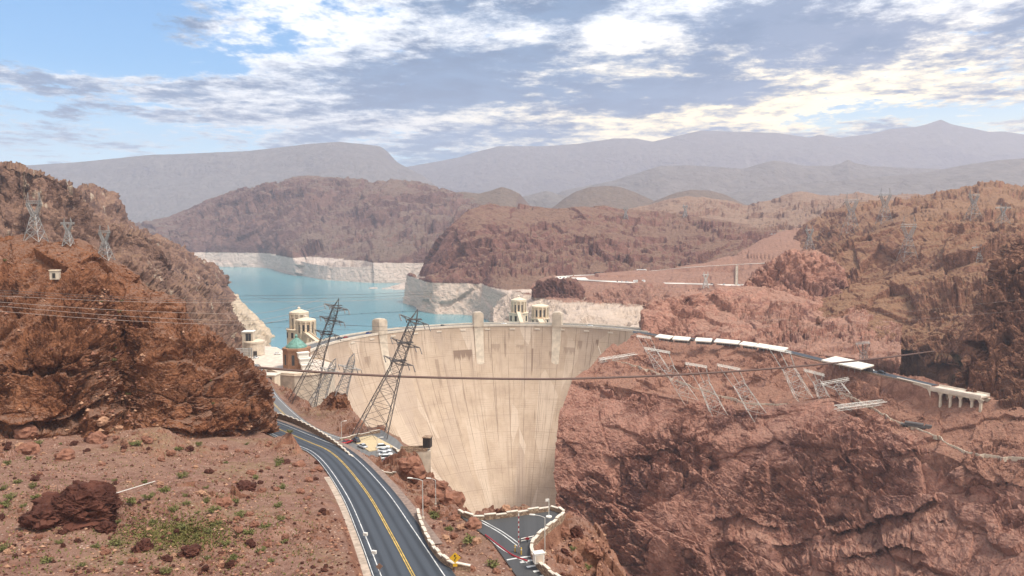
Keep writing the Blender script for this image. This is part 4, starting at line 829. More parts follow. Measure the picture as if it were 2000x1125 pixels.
def arc_strip(name, r0, r1, z0, z1, mat, t0=-90, t1=46.5, n=150):
    """a curved bar of rectangular section"""
    m = MB(); vs = []
    for th in np.linspace(t0, t1, n):
        for r, z in ((r0, z0), (r1, z0), (r1, z1), (r0, z1)): vs.append((DC[0] + r * math.sin(R(th)), DC[1] + r * math.cos(R(th)), z))
    fs = [(k * 4 + q, (k + 1) * 4 + q, (k + 1) * 4 + (q + 1) % 4, k * 4 + (q + 1) % 4) for k in range(n - 1) for q in range(4)]
    return m.add(vs, fs).build(name, mat, dam)
arc_strip('crest_road', DR - .02, DR + 15, ZT - 4, ZT - .02, m_asph2)
arc_strip('downstream_parapet', DR - .35, DR + .5, ZT - .6, ZT + 1.15, m_damtop); arc_strip('upstream_parapet', DR + 13.2, DR + 14, ZT + .0, ZT + 1.2, m_damtop)
arc_strip('footway', DR + .5, DR + 3.2, ZT - .02, ZT + .16, m_damtop)
arc_strip('upstream_face', DR + 14.0, DR + 16, -60, ZT - .01, m_damtop)
m_tower = plain('tower_concrete', (.56, .47, .37, 1), .88, vary=.16, scale=.25, bump=.03); m_slot = plain('dark_opening', (.03, .028, .026, 1), .6)
def tower(th, d0=33.0):
    """an elevator tower: a flat shaft proud of the face, tapering out of it lower down, with a tall slot and a stepped top"""
    b = MB(); rz = -R(th)
    def at(r, off=0.0): return (DC[0] + r * math.sin(R(th)) + off * math.cos(R(th)), DC[1] + r * math.cos(R(th)) - off * math.sin(R(th)))
    c = at(DR + 3.4); b.box((c[0], c[1], ZT + 4.9), (8.4, 9.4, 11.0), rz); b.box((c[0], c[1], ZT + 10.9), (7.4, 8.4, 1.0), rz); b.box((c[0], c[1], ZT + 11.7), (5.6, 6.6, .6), rz)
    n = 12; vs = []
    for k in range(n + 1):
        d = d0 * k / n - .6; w = 4.2 - 1.0 * k / n; f = .9 * (1 - (k / n) ** 1.2)
        rf = math.hypot(dam_pt(th, max(d, 0))[0] - DC[0], dam_pt(th, max(d, 0))[1] - DC[1])
        for o, rr in ((-w, rf + 1), (-w, rf - f), (w, rf - f), (w, rf + 1)):
            p = at(rr, o); vs.append((p[0], p[1], ZT - d))
    b.add(vs, [(k * 4 + q, k * 4 + q + 1, (k + 1) * 4 + q + 1, (k + 1) * 4 + q) for k in range(n) for q in range(3)])
    o = b.build('elevator_tower', m_tower, dam)
    s = MB(); c = at(DR - 1.36); s.box((c[0], c[1], ZT + 5.6), (1.0, .25, 6.6), rz); s.build('window_slot', m_slot, o).parent = o
    return o
def tower_child(th):
    o = tower(th)
    for ch in [c for c in bpy.data.objects if c.name.startswith('window_slot') and c.parent == o]:
        ch.matrix_parent_inverse = Matrix()
    return o
for px in (742, 934, 1089): tower_child(th_of(px))
for k in range(12):                                                         # little recessed bays along the crest between the towers
    th = -62 + k * 8.6
    p = dam_pt(th, 3.2); m_ = MB().box((p[0], p[1], p[2]), (4.6, .9, 1.2), -R(th)); m_.build('drain_ledge', m_damtop, dam)
# ------------------------------------------------------------------ finding the ground under a photo point
bpy.context.view_layer.update(); DG = bpy.context.evaluated_depsgraph_get()
def hit(px, py):
    u, f, d = ray(px, py); v = Vector((u, f, -d)).normalized(); ok, p, n, i, o, m = scene.ray_cast(DG, Vector((0, 0, ZC)), v)
    return p.copy() if ok else V(px, py, 600)
def ground(x, y, top=160):
    ok, p, n, i, o, m = scene.ray_cast(DG, Vector((x, y, top)), Vector((0, 0, -1))); return p.z if ok else 0.0
m_steel = plain('galvanised_steel', (.30, .29, .28, 1), .55, .35, vary=.2, scale=.3); m_steel_pale = plain('pale_steel', (.58, .56, .52, 1), .55, .2, vary=.15, scale=.3)
m_steel_dark = plain('weathered_steel', (.12, .105, .10, 1), .65, .3, vary=.25, scale=.3); m_insul = plain('dark_insulator', (.05, .032, .03, 1), .35)
def frame_of(a, b, yaw):
    w = (b - a).normalized(); u = Vector((math.cos(yaw), math.sin(yaw), 0)); u = (u - w * u.dot(w)).normalized(); return u, w.cross(u), w
def lattice(mb, a, b, wa, wb, n, rl, rb, yaw=0.0, da=None, db=None, ring=True):
    """square truss from a to b, width wa to wb, n panels of crossed bracing"""
    a, b = Vector(a), Vector(b); u, v, w = frame_of(a, b, yaw); da = da or wa; db = db or wb
    q = (wb / wa) ** (1 / n) if wa > 0 else 1; ts = [0]
    for k in range(n): ts.append(ts[-1] + q ** k)
    ts = [t / ts[-1] for t in ts]; rings = []
    for t in ts:
        c = a.lerp(b, t); x, y = (wa + (wb - wa) * t) / 2, (da + (db - da) * t) / 2
        rings.append([c + u * x * i + v * y * j for i, j in ((-1, -1), (1, -1), (1, 1), (-1, 1))])
    for k in range(4): mb.bar(rings[0][k], rings[-1][k], rl)
    for r, s in zip(rings[:-1], rings[1:]):
        for k in range(4):
            mb.bar(r[k], s[(k + 1) % 4], rb, 3); mb.bar(r[(k + 1) % 4], s[k], rb, 3)
            if ring: mb.bar(s[k], s[(k + 1) % 4], rb, 3)
    return rings
def crossarm(root, c, u, v, span, deep, rb, mat, strings=2, drop=None, name='crossarm'):
    """a pointed truss arm to both sides, with dark insulator strings hanging from its tips"""
    m = MB()
    for s in (-1, 1):
        tip = c + u * span * s
        for j in (-1, 1):
            m.bar(c + v * deep * j * .5, tip, rb); m.bar(c + v * deep * j * .5 - Vector((0, 0, deep * .5)), tip, rb)
            for q in (.3, .6): m.bar((c + v * deep * .5 * j).lerp(tip, q), (c - v * deep * .5 * j - Vector((0, 0, deep * .5))).lerp(tip, q), rb * .8, 3)
    o = m.build(name, mat, root)
    if strings:
        d = drop or Vector((0, 0, -2.6))
        for s in (-1, 1):
            for q in ([1.0] if strings == 2 else [1.0, .62]): p = c + u * span * s * q; MB().bar(p, p + d, rb * 1.5, 5).build('insulator', m_insul, root)
    return o
def mast(label, base, top, wa, D0, D1, arms, group, mat=None, scale=1.0, pale_head=False):
    """leaning lattice mast: broad tapering body, slimmer shaft with clusters of short arms, pointed peak"""
    a, b = V(*base, D0), V(*top, D1); h = hit(*base)
    mat = mat or m_steel_dark; root = thing('lattice_tower', label, 'transmission tower', tuple(a), 0, group); yaw = .25
    u, v, w = frame_of(a, b, yaw); waist = a.lerp(b, .52)
    m = MB(); lattice(m, a - (b - a).normalized() * 2.0, waist, wa, 4.2 * scale, 5, .17 * scale, .08 * scale, yaw); m.build('leg_frame', mat, root)
    m = MB(); lattice(m, waist, a.lerp(b, .9), 4.2 * scale, 2.6 * scale, 6, .14 * scale, .08 * scale, yaw); m.build('shaft', mat, root)
    m = MB(); r = a.lerp(b, .9)
    for i, j in ((-1, -1), (1, -1), (1, 1), (-1, 1)): m.bar(r + u * 1.3 * scale * i + v * 1.3 * scale * j, b, .15 * scale)
    m.build('peak', mat, root)
    for t in arms:
        c = a.lerp(b, t); k = MB()
        for q in (-.35, .35): k.box(c + v * q * 4 * scale, (5.5 * scale, .45 * scale, .35 * scale), yaw)
        crossarm(root, c, u, v, 5.6 * scale, 3.0 * scale, .13 * scale, mat, 4, Vector((.9, -1.2, -2.2)) * scale)
        k.build('platform', m_steel_pale if pale_head else mat, root)
    return root
GL = 'leaning lattice masts on the dam\'s left shoulder'
mast('tall dark lattice mast leaning over the green roofed building, its tip against the lake', (588, 800), (662, 583), 13, 345, 335, (.70, .82, .93), GL)
mast('tallest dark lattice mast, rising from the car park wall before the dam face', (722, 856), (816, 604), 11.5, 262, 268, (.60, .74, .92), GL)
mast('short lattice mast with pale arms leaning in front of the dam, right of its twin', (652, 812), (692, 690), 8, 322, 318, (.78,), GL, m_steel, .9, True)
mast('short lattice mast with pale arms standing behind the barrier of the climbing road', (610, 812), (656, 700), 9, 338, 333, (.80,), GL, m_steel, .9, True)

def portal(label, beam0, beam1, base, group, mat=None, wide=9.0, D=None):
    """mast leaning out over the canyon: lattice body, three slim posts and a long flat beam on top; pixel pairs give beam ends and foot"""
    foot = hit(*base); D1 = (D or foot.y) - 4; p, q = V(*beam0, D1), V(*beam1, D1); mid = (p + q) / 2; mat = mat or m_steel_pale
    root = thing('lattice_pylon', label, 'transmission tower', tuple(foot), 0, group); e = (q - p); yaw = math.atan2(e.y, e.x)
    neck = foot.lerp(mid, .62); u, v, w = frame_of(foot, mid, yaw)
    m = MB(); lattice(m, foot - w * 2.5, neck, wide, wide * .7, 3, .14, .10, yaw); m.build('body', mat, root)
    ln = e.length; en = e.normalized()
    for t in (.06, .5, .94):
        m = MB(); s = p.lerp(q, t); o = neck + u * (t - .5) * wide * .9
        m.bar(o + v * 1.0, s + v * .5, .13); m.bar(o - v * 1.0, s - v * .5, .13); m.bar(o + v * 1.0, s - v * .5, .08, 3)
        m.build('post', mat, root)
    m = MB()
    for i in (-1, 1):
        for z in (0, .9): m.bar(p + v * i * .8 + Vector((0, 0, z)), q + v * i * .8 + Vector((0, 0, z)), .10)
    n = max(4, int(ln / 1.8))
    for k in range(n):
        c, d = p.lerp(q, k / n), p.lerp(q, (k + 1) / n); m.bar(c + v * .8, d - v * .8, .05, 3); m.bar(c - v * .8, d + v * .8, .05, 3); m.bar(c + v * .8, d + v * .8 + Vector((0, 0, .9)), .05, 3)
    m.build('crossbeam', mat, root)
    for t in (.02, .5, .98): s = p.lerp(q, t); MB().bar(s, s + Vector((-.6, -.6, -2.4)), .16, 5).build('insulator', m_insul, root)
    return root
GR = 'pale flat topped pylons leaning out from the canyon rim'
portal('flat topped pylon at the dam\'s canyon end, first of the leaning row', (1243, 657), (1272, 661), (1292, 722), GR)
portal('flat topped pylon leaning out below the first white canopy', (1258, 681), (1309, 690), (1345, 778), GR)
portal('flat topped pylon behind the drooping brown cable, below the middle white canopy', (1338, 711), (1381, 718), (1402, 806), GR)
portal('flat topped pylon behind the brown cable, left of the steep dark gully', (1401, 714), (1446, 723), (1478, 806), GR)
portal('flat topped pylon reaching up to the last of the white canopies in their row', (1500, 681), (1546, 690), (1570, 778), GR)
portal('flat topped pylon below the two wide white canopies', (1570, 724), (1610, 734), (1608, 775), GR, wide=6)
portal('wide boomed pylon nearest the pale guard wall\'s bend', (1604, 751), (1658, 741), (1650, 770), GR, wide=6.5)
portal('thin grey pylon standing above the blue tarpaulin on the road', (1671, 672), (1699, 670), (1688, 712), GR, m_steel, 4.5)
def boom(label, tip0, tip1, root0, group):
    """a lattice boom that sticks out flat over the drop"""
    a, D = hit(*root0), hit(*root0).y; p, q = V(*tip0, D - 6), V(*tip1, D + 3)
    r = thing('lattice_boom', label, 'transmission tower', tuple(a), 0, group); m = MB(); lattice(m, p, q, 2.6, 2.2, 8, .09, .055, 0.0); m.build('boom_truss', m_steel_pale, r)
    m = MB(); mid = p.lerp(q, .45)
    for t in (.15, .5, .85): s = p.lerp(q, t); m.bar(s, a + (s - mid) * .35 + Vector((0, 4, -3)), .15); m.bar(s, a + (s - mid) * .1 + Vector((0, 5, -6)), .12)
    m.build('strut', m_steel, r); m = MB(); m.bar(p + Vector((0, -2.5, .6)), q + Vector((0, -2.5, .6)), .16); m.bar(p + Vector((0, 2.5, .6)), q + Vector((0, 2.5, .6)), .11); m.build('rail', m_steel_pale, r)
    return r
GB = 'lattice booms that stick out flat over the canyon'
boom('pale lattice boom sticking out flat over the dam\'s edge of the canyon', (1170, 704), (1246, 692), (1215, 702), GB)
boom('pale lattice boom sticking out flat above the dark gully, beside the lower guard wall', (1632, 797), (1736, 784), (1690, 798), GB)

def delta(label, base, top, group, wide=.34, head=.36, mat=None, arms=1):
    """suspension pylon: four splayed legs, a waist, two horns that carry a long crossarm and end in points"""
    f = hit(*base); H = (base[1] - top[1]) / F * f.y * 1.02; mat = mat or m_steel; root = thing('lattice_pylon', label, 'transmission tower', tuple(f), 0, group)
    X, Y, Z = Vector((1, 0, 0)), Vector((0, 1, 0)), Vector((0, 0, 1)); k = max(.6, H / 40); th = max(.08, f.y * .00019); f = f - Z * .5
    m = MB(); lattice(m, f, f + Z * H * .55, H * wide, H * .09, 4, th * 1.5, th, 0); m.build('leg_frame', mat, root)
    m = MB(); a = f + Z * H * .55; c = f + Z * H * .78
    for s in (-1, 1):
        lattice(m, a + X * s * H * .03, c + X * s * H * .13, H * .06, H * .05, 3, th * 1.2, th * .8, 0); m.bar(c + X * s * H * .11, f + Z * H + X * s * H * .11, th * 1.3); m.bar(c + X * s * H * .16, f + Z * H + X * s * H * .11, th * 1.3)
    m.build('horn', mat, root)
    m = MB(); w = H * head
    for z in (0, .05): m.bar(c + Z * H * z - X * w * .5, c + Z * H * z + X * w * .5, th * 1.4)
    for q in range(8): p, r = c - X * w * (.5 - q / 8), c - X * w * (.5 - (q + 1) / 8); m.bar(p, r + Z * H * .05, th * .9, 3); m.bar(p + Z * H * .05, r, th * .9, 3)
    m.build('crossarm', mat, root)
    for t in (-.46, 0, .46): p = c + X * w * t; MB().bar(p, p + Vector((-H * .03, 0, -H * .06)), th * 2.0, 5).build('insulator', m_insul, root)
    return root
GH = 'pylons on the brown hills above the parking terraces'
delta('two horned pylon on the skyline of the brown hill', (1727, 437), (1727, 368), GH)
delta('pylon with dark insulators below the tan plateau, left of the two horned one', (1661, 455), (1661, 378), GH)
delta('tallest pylon, standing on the dark slope of the nearest brown hill', (1772, 510), (1770, 424), GH)
delta('slim pylon with broad feet on the skyline near the picture\'s edge', (1900, 430), (1899, 370), GH, wide=.42)
delta('squat many posted pylon beside the broad footed one', (1958, 436), (1958, 398), GH, .5, .8)
delta('tiny pylon on the ridge above the lake', (1222, 428), (1222, 403), GH)
delta('small pylon on the ridge beyond the terraces, above the red slope', (1338, 424), (1338, 398), GH)
delta('small pale pylon beside the parking terrace road', (1378, 562), (1377, 530), GH, mat=m_steel_pale)
delta('faint grey pylon on the red slope under the ridge top parking', (1580, 486), (1580, 440), GH)
delta('faint squat pylon above the dark ravine', (1910, 512), (1910, 476), GH, .5, .7)
GW = 'pylons on the left canyon wall'
delta('tall pylon with broad splayed legs against the left canyon wall', (70, 470), (68, 376), GW, .32, .30, m_steel)
delta('slimmer pylon with a white platform against the left canyon wall', (134, 478), (134, 424), GW, .3, .5, m_steel)
delta('lowest pylon, above the pale cut rock on the left canyon wall', (206, 506), (204, 438), GW, .36, .34, m_steel)

# ------------------------------------------------------------------ cables
m_cable = plain('brown_cable', (.115, .06, .045, 1), .6); m_wire = plain('thin_wire', (.10, .08, .075, 1), .6); m_wire_pale = plain('pale_wire', (.36, .28, .24, 1), .6)
def cable(label, pts, r, mat, group=None, name='cable'):
    L = dense([W(*p) for p in pts], 6); o = MB().tube([tuple(p) for p in L], r, 6).build(name, mat); return tag(o, label, 'cable', group)
cable('thick brown cable drooping across the whole canyon in front of the dam', [(470, 714, 288), (520, 719, 292), (640, 728, 300), (800, 736, 312), (1000, 740, 326), (1120, 739.5, 336), (1280, 734, 352), (1400, 727.5, 366), (1520, 719, 384), (1650, 707, 408), (1740, 697, 428), (1825, 686, 448)], .50, m_cable)
GC = 'thin power wires of the left side'
for k, (y0, y1, y2, lab) in enumerate([(567, 583, 588, 'thin wire, highest of three crossing the crag and the lake close together'), (572, 587, 592, 'thin wire, middle of three crossing the crag and the lake close together'), (578, 591, 596, 'thin wire, lowest of three crossing the crag and the lake close together')]):
    cable(lab, [(-120, y0 - 3, 205), (0, y0, 208), (180, (y0 + y1) / 2 + 2, 215), (345, y1, 225), (480, y1 - 5 + k * 2, 250), (700, y1 - 8 + k * 2, 290), (870, y2 - 20, 330)], .055, m_wire_pale if k == 2 else m_wire, GC)
for k, (y0, y1, lab) in enumerate([(608, 633, 'pale thin wire sagging lowest across the near crag'), (598, 625, 'pale thin wire sagging just above the lowest across the near crag'), (590, 612, 'pale thin wire crossing the dark cleft of the near crag')]):
    cable(lab, [(-120, y0 - 8, 200), (0, y0, 202), (200, (y0 + y1) / 2 + 3, 212), (404, y1, 232), (520, y1 - 2, 262), (640, y1 - 30, 320)], .055, m_wire_pale, GC)
GD = 'thin power wires strung behind the leaning masts'
for pts, lab in [([(505, 628, 600), (640, 634, 470), (800, 640, 330)], 'thin wire over the lake joining the two tallest masts, upper'), ([(505, 638, 600), (640, 643, 470), (800, 647, 330)], 'thin wire over the lake joining the two tallest masts, lower'),
                 ([(480, 575, 500), (560, 592, 440), (655, 616, 338)], 'thin wire slanting down over the lake to the tip of the mast'), ([(640, 633, 336), (720, 637, 300), (806, 640, 268)], 'short thin wire between the upper arms of two masts'), ([(622, 662, 338), (710, 668, 300), (795, 672, 266)], 'short thin wire between the middle arms of two masts')]:
    cable(lab, pts, .06, m_wire, GD)
GE = 'thin power wires against the brown cliffs'
for pts, lab in [([(1440, 628, 480), (1700, 615, 440), (1930, 592, 410), (2120, 570, 380)], 'thin pale wire, upper of two crossing the striped brown cliff'), ([(1440, 640, 480), (1700, 630, 440), (1930, 612, 410), (2120, 596, 380)], 'thin pale wire, lower of two crossing the striped brown cliff')]:
    cable(lab, pts, .05, m_wire_pale, GE)
# ------------------------------------------------------------------ buildings by the dam
m_cream = plain('cream_concrete', (.70, .57, .42, 1), .85, vary=.1, scale=.5, bump=.02); m_copper = plain('green_copper', (.13, .27, .22, 1), .6, vary=.3, scale=.8)
m_brick = plain('brown_brick', (.30, .155, .085, 1), .9, vary=.2, scale=1.2, bump=.03); m_glass = plain('dark_glass', (.05, .055, .06, 1), .15, spec=.5); m_dark = plain('dark_recess', (.035, .03, .028, 1), .8)
m_pale = plain('white_render', (.74, .70, .63, 1), .8, vary=.08); m_plaza = plain('pale_paving', (.60, .50, .41, 1), .9, vary=.15, scale=.3)
def intake(label, px, py_top, py_base, D, rad, fins=12, low=None):
    """intake tower: finned drum with tall dark windows, projecting cap, shallow dome and a small lantern"""
    top = V(px, py_top, D); base = V(px, py_base, D); H = top.z - base.z; c = (top.x, top.y, 0)
    root = thing('intake_tower', label, 'tower', (top.x, top.y, base.z), 0, 'intake towers standing in the lake behind the dam')
    m = MB(); m.lathe((c[0], c[1], 0), [(rad * .93, -40), (rad * .93, top.z - H * .10), (rad * .93, top.z - H * .02)], 24); m.build('shaft', m_cream, root)
    for k in range(fins):
        t = 2 * math.pi * (k + .5) / fins; f = MB(); f.box((c[0] + rad * .97 * math.cos(t), c[1] + rad * .97 * math.sin(t), (top.z - H * .06 - 40) / 2), (rad * .30, rad * .17, top.z - H * .06 + 40), t); f.build('fin', m_cream, root)
    m = MB(); m.lathe((c[0], c[1], top.z), [(rad * .8, -H * .10), (rad * 1.10, -H * .085), (rad * 1.10, 0), (rad * .98, .25), (rad * .55, H * .05 + .3), (rad * .16, H * .08 + .5)], 24); m.build('roof_cap', m_cream, root)
    m = MB(); m.lathe((c[0], c[1], top.z + H * .08 + .4), [(rad * .16, 0), (rad * .16, 1.5), (rad * .2, 1.6), (.1, 2.3)], 8); m.build('lantern', m_damtop, root)
    for k in range(fins):
        t = 2 * math.pi * k / fins; w = MB(); z1 = top.z - H * .22; z0 = top.z - H * .62; w.box((c[0] + rad * .935 * math.cos(t), c[1] + rad * .935 * math.sin(t), (z0 + z1) / 2), (.12, rad * .22, z1 - z0), t); w.build('window', m_glass, root)
    if low:
        m = MB(); m.lathe((c[0], c[1], 0), [(rad * low[0], -40), (rad * low[0], base.z + low[1]), (rad * low[0] * 1.06, base.z + low[1]), (rad * low[0] * 1.06, base.z + low[1] + .7), (rad * .9, base.z + low[1] + .8)], 20); m.build('base_drum', m_cream, root)
        for k in range(10):
            t = 2 * math.pi * k / 10; w = MB(); w.box((c[0] + rad * low[0] * 1.0 * math.cos(t), c[1] + rad * low[0] * math.sin(t), base.z + low[1] * .45), (.2, rad * .3, low[1] * .6), t); w.build('opening', m_dark, root)
    return root
intake('cream intake tower farther back beside the green roofed building, taller of its pair', 584, 609, 660, 660, 7.6, low=(1.45, 8.0))
intake('cream intake tower with tall dark windows just behind the green roofed building', 597, 624, 664, 610, 7.4)
intake('cream intake tower with an open columned base behind the dam crest, nearer the lake', 1013, 585, 628, 760, 7.2, low=(1.35, 9.0))
intake('cream intake tower before the pale bank behind the dam crest, with wide footbridge', 1055, 597, 630, 700, 7.4, low=(1.15, 4.0))
def bridge_deck(label, a, b, w, z):
    root = thing('footbridge', label, 'bridge', (a[0], a[1], z)); m = MB(); d = Vector((b[0] - a[0], b[1] - a[1], 0)); ang = math.atan2(d.y, d.x); mid = ((a[0] + b[0]) / 2, (a[1] + b[1]) / 2)
    m.box((mid[0], mid[1], z), (d.length, w, 1.2), ang); m.build('deck', m_cream, root)
    for s in (-1, 1):
        p = MB(); n = Vector((-d.y, d.x, 0)).normalized() * (w / 2 - .15) * s; p.box((mid[0] + n.x, mid[1] + n.y, z + 1.1), (d.length, .3, 1.0), ang); p.build('railing', m_cream, root)
def deck_to(px, D, th, label, w=4.5):
    t = V(px, 630, D); c = dam_pt(th, 0, 12); bridge_deck(label, (c[0], c[1]), (t.x, t.y), w, ZT + .3)
deck_to(1013, 752, th_of(1020), 'narrow pale footbridge from the dam crest to the columned intake tower'); deck_to(1055, 694, th_of(1058), 'wide pale footbridge from the dam crest to the intake tower before the bank', 6)
deck_to(597, 604, -72, 'pale footbridge from the dam\'s left end to the window lined intake tower')

# exhibition building with the green roof
c = Vh(580, 716, 87.5); root = thing('exhibit_building', 'brown brick octagonal building with a green copper roof at the dam\'s left end', 'building', tuple(c))
m = MB(); m.lathe(tuple(c), [(8.3, -6), (8.3, 10.8), (8.7, 10.9), (8.7, 12.2), (8.3, 12.3)], 8, a0=R(22.5)); m.build('wall', m_brick, root)
m = MB(); m.lathe((c.x, c.y, c.z + 12.3), [(6.6, 0), (6.4, .7), (4.2, 3.1), (1.3, 5.6), (.5, 6.0)], 8, a0=R(22.5)); rf = m.build('roof', m_copper, root)
m = MB(); m.lathe((c.x, c.y, c.z + 18.2), [(.9, 0), (.9, 1.2), (1.1, 1.3), (.1, 2.4)], 8); f_ = m.build('finial', m_copper, root); f_.parent = rf
for k in range(8):
    t = R(45 * k); w = MB(); w.box((c.x + 7.68 * math.cos(t), c.y + 7.68 * math.sin(t), c.z + 5.2), (.15, 1.7, 6.4), t); w.build('window', m_glass, root)
for k in range(3):
    m = MB(); m.box((c.x + 6.0 + k * 1.6, c.y - 7.6 - k * 1.6, c.z + 10.2 - k * 3.4), (7.2, 5.0, .6), .5); m.box((c.x + 6.0 + k * 1.6, c.y - 7.4 - k * 1.6, c.z + 8.6 - k * 3.4), (6.4, 4.2, 2.6), .5); m.build('stepped_canopy', m_pale, root)
# visitor terrace: rounded pale deck on a high tan wall
def terrace():
    z = ZC - 88.2; top = [Wh(*p)[:2] for p in [(522, 722, 88), (545, 731, 88), (575, 733, 88), (610, 731, 88), (640, 727, 88), (654, 718, 88), (650, 709, 88), (630, 702, 88), (600, 700, 88), (570, 700, 88), (540, 705, 88)]]
    cx, cy = sum(p[0] for p in top) / len(top), sum(p[1] for p in top) / len(top); root = thing('visitor_terrace', 'rounded pale terrace on a high tan wall below the green roofed building', 'terrace', (cx, cy, z))
    m = MB(); m.prism(top, z - 46, z - .25); m.build('retaining_wall', m_conc, root); m = MB(); k = 1.02; m.prism([(cx + (p[0] - cx) * k, cy + (p[1] - cy) * k) for p in top], z - .24, z + .1); m.build('paving', m_plaza, root)
    m = MB(); n = len(top)
    for q in range(n - 3):
        a, b = top[q], top[q + 1]; ang = math.atan2(b[1] - a[1], b[0] - a[0]); m.box(((a[0] + b[0]) / 2, (a[1] + b[1]) / 2, z + .65), (math.hypot(b[0] - a[0], b[1] - a[1]), .35, 1.1), ang)
    m.build('balustrade', m_cream, root)
terrace()
# plaza by the far end of the climbing road
PLZ = [Wh(*p) for p in [(470, 730, 88.3), (512, 722, 88.3), (545, 712, 88.3), (600, 704, 88.3), (618, 694, 88.3), (560, 688, 88.3), (540, 678, 88.3), (520, 676, 88.3), (480, 680, 88.3), (455, 700, 88.3)]]
m = MB(); m.prism([(p[0], p[1]) for p in PLZ], PLZ[0][2] - 40, PLZ[0][2]); pz = struct(m.build('plaza', m_plaza))
c = Vh(496, 692, 88); root = thing('round_building', 'low round tan building at the foot of the left canyon wall', 'building', tuple(c)); m = MB(); m.lathe(tuple(c), [(7, 0), (7, 8.2), (7.4, 8.3), (7.4, 9.4), (6.6, 9.5)], 20); m.build('wall', m_conc, root); m = MB(); m.lathe((c.x, c.y, c.z + 9.4), [(6.6, 0), (5.9, .3), (1, .6)], 20); m.build('roof', m_cream, root)
m = MB(); m.box((c.x + 3, c.y - 6.2, c.z + 1.6), (2.4, 1.0, 3.2), .3); m.build('door', m_dark, root)
c = Vh(488, 672, 80); root = thing('office_building', 'small pale flat roofed building with a large grid window above the round building', 'building', tuple(c)); m = MB(); m.box((c.x - 2, c.y + 4, c.z + 1), (7, 7, 14), .1); m.build('wall', m_conc, root); m = MB(); m.box((c.x - 2, c.y + 4, c.z + 8.2), (7.8, 7.8, .5), .1); m.build('roof', m_pale, root)
for k in range(3): m = MB(); m.box((c.x - 3.9 + k * 1.9, c.y + .45, c.z + 4.6), (1.6, .3, 5.0), .1); m.build('window', m_glass, root)
c = Vh(478, 706, 88); root = thing('louvred_frame', 'grey steel frame with slatted louvre panels peeping out behind the crag', 'frame', tuple(c)); 
for k in range(5): m = MB(); m.box((c.x + 1, c.y - 4, c.z + 5.0 + k * 1.0), (11, .5, .42), .1); m.build('louvre', m_steel_pale, root)
for x in (-4.5, 0, 4.5, 6): MB().bar((c.x + x, c.y - 4, c.z - 2), (c.x + x, c.y - 4, c.z + 9.6), .3).build('post', m_steel, root)
c = Vh(526, 738, 88); root = thing('garage', 'low cream garage with a wide dark doorway beside the climbing road', 'garage', tuple(c)); m = MB(); m.box((c.x, c.y, c.z - 2.0), (10, 7, 8.0), -.15); m.build('wall', m_cream, root); m = MB(); m.box((c.x, c.y, c.z + 2.2), (10.8, 7.8, .5), -.15); m.build('roof', m_damtop, root); m = MB(); m.box((c.x - .6, c.y - 3.5, c.z - 1.0), (6.6, .3, 4.4), -.15); m.build('doorway', m_dark, root)
h = hit(108, 542); root = thing('concrete_hut', 'tiny square tan concrete hut perched on the dark crag', 'hut', tuple(h)); m = MB(); m.box((h.x, h.y, h.z + .8), (2.6, 2.4, 2.8), .3); m.build('wall', m_conc, root); m = MB(); m.box((h.x, h.y, h.z + 2.35), (3.0, 2.8, .28), .3); m.build('roof_slab', m_cream, root); m = MB(); m.box((h.x + .3, h.y - 1.2, h.z + .7), (.8, .3, 1.6), .3); m.build('door', m_dark, root)

# ------------------------------------------------------------------ Arizona side: road, canopies, viaduct, lower track
SH = dense(SHELF, 3)
ribbon('road', SH, [-4.6, 0, 4.6], m_asph, .02)
def edge_wall(label, pts, h=.9, w=.5, mat=None, step=3.0):
    L = dense(pts, step); root = thing('guard_wall', label, 'wall', tuple(L[len(L) // 2])); m = MB()
    for a, b in zip(L[:-1], L[1:]):
        e = (b - a)[:2]; ang = math.atan2(e[1], e[0]); n = np.array([-math.sin(ang), math.cos(ang)]) * w / 2
        q = [(*(a[:2] + n), a[2]), (*(a[:2] - n), a[2]), (*(b[:2] - n), b[2]), (*(b[:2] + n), b[2])]
        m.add([(x, y, z - 1.5) for x, y, z in q] + [(x, y, z + h) for x, y, z in q], [(0, 3, 2, 1), (4, 5, 6, 7), (0, 1, 5, 4), (1, 2, 6, 5), (2, 3, 7, 6), (3, 0, 4, 7)])
    m.build('wall', mat or m_pale, root); m = MB()
    for k in range(0, len(L), 3): m.box((L[k][0], L[k][1], L[k][2] + h * .55), (w * 1.5, w * 1.5, h * 1.15), 0)
    m.build('pier', mat or m_pale, root); return root
edge_wall('long low tan wall along the canyon edge of the road with white canopies', off_line(SH, 5.0, 2, len(SH), 0), .6, .35, m_mason)
def thick(P): return [(a[0] + (b[0] - a[0]) * k / 5, a[1] + (b[1] - a[1]) * k / 5) for a, b in zip(P[:-1], P[1:]) for k in range(5)] + [P[-1]]
def flatz(L):
    z = [p.z for p in L]; z = [sum(z[max(0, k - 5):k + 6]) / len(z[max(0, k - 5):k + 6]) for k in range(len(z))]; return [(p.x, p.y, max(q, p.z - .2)) for p, q in zip(L, z)]
low = [hit(*p) for p in thick([(1168, 697), (1215, 708), (1256, 721), (1298, 734), (1325, 746), (1352, 757), (1382, 766), (1412, 776), (1445, 785), (1473, 791), (1510, 791), (1541, 789)])]
edge_wall('thin pale guard wall winding along the canyon rim under the leaning pylons', flatz(low), .7, .32, m_conc)
low2 = [hit(*p) for p in thick([(1640, 767), (1665, 778), (1688, 790), (1702, 798), (1730, 813), (1757, 828), (1785, 837), (1813, 846), (1834, 857), (1853, 869), (1874, 879), (1896, 887), (1940, 894), (1987, 898), (2060, 902)])]
edge_wall('thin pale guard wall curving along the lower track past the dark wagon', flatz(low2), .7, .32, m_conc)
m_canopy = plain('white_canopy_sheet', (.80, .74, .64, 1), .6, vary=.06)
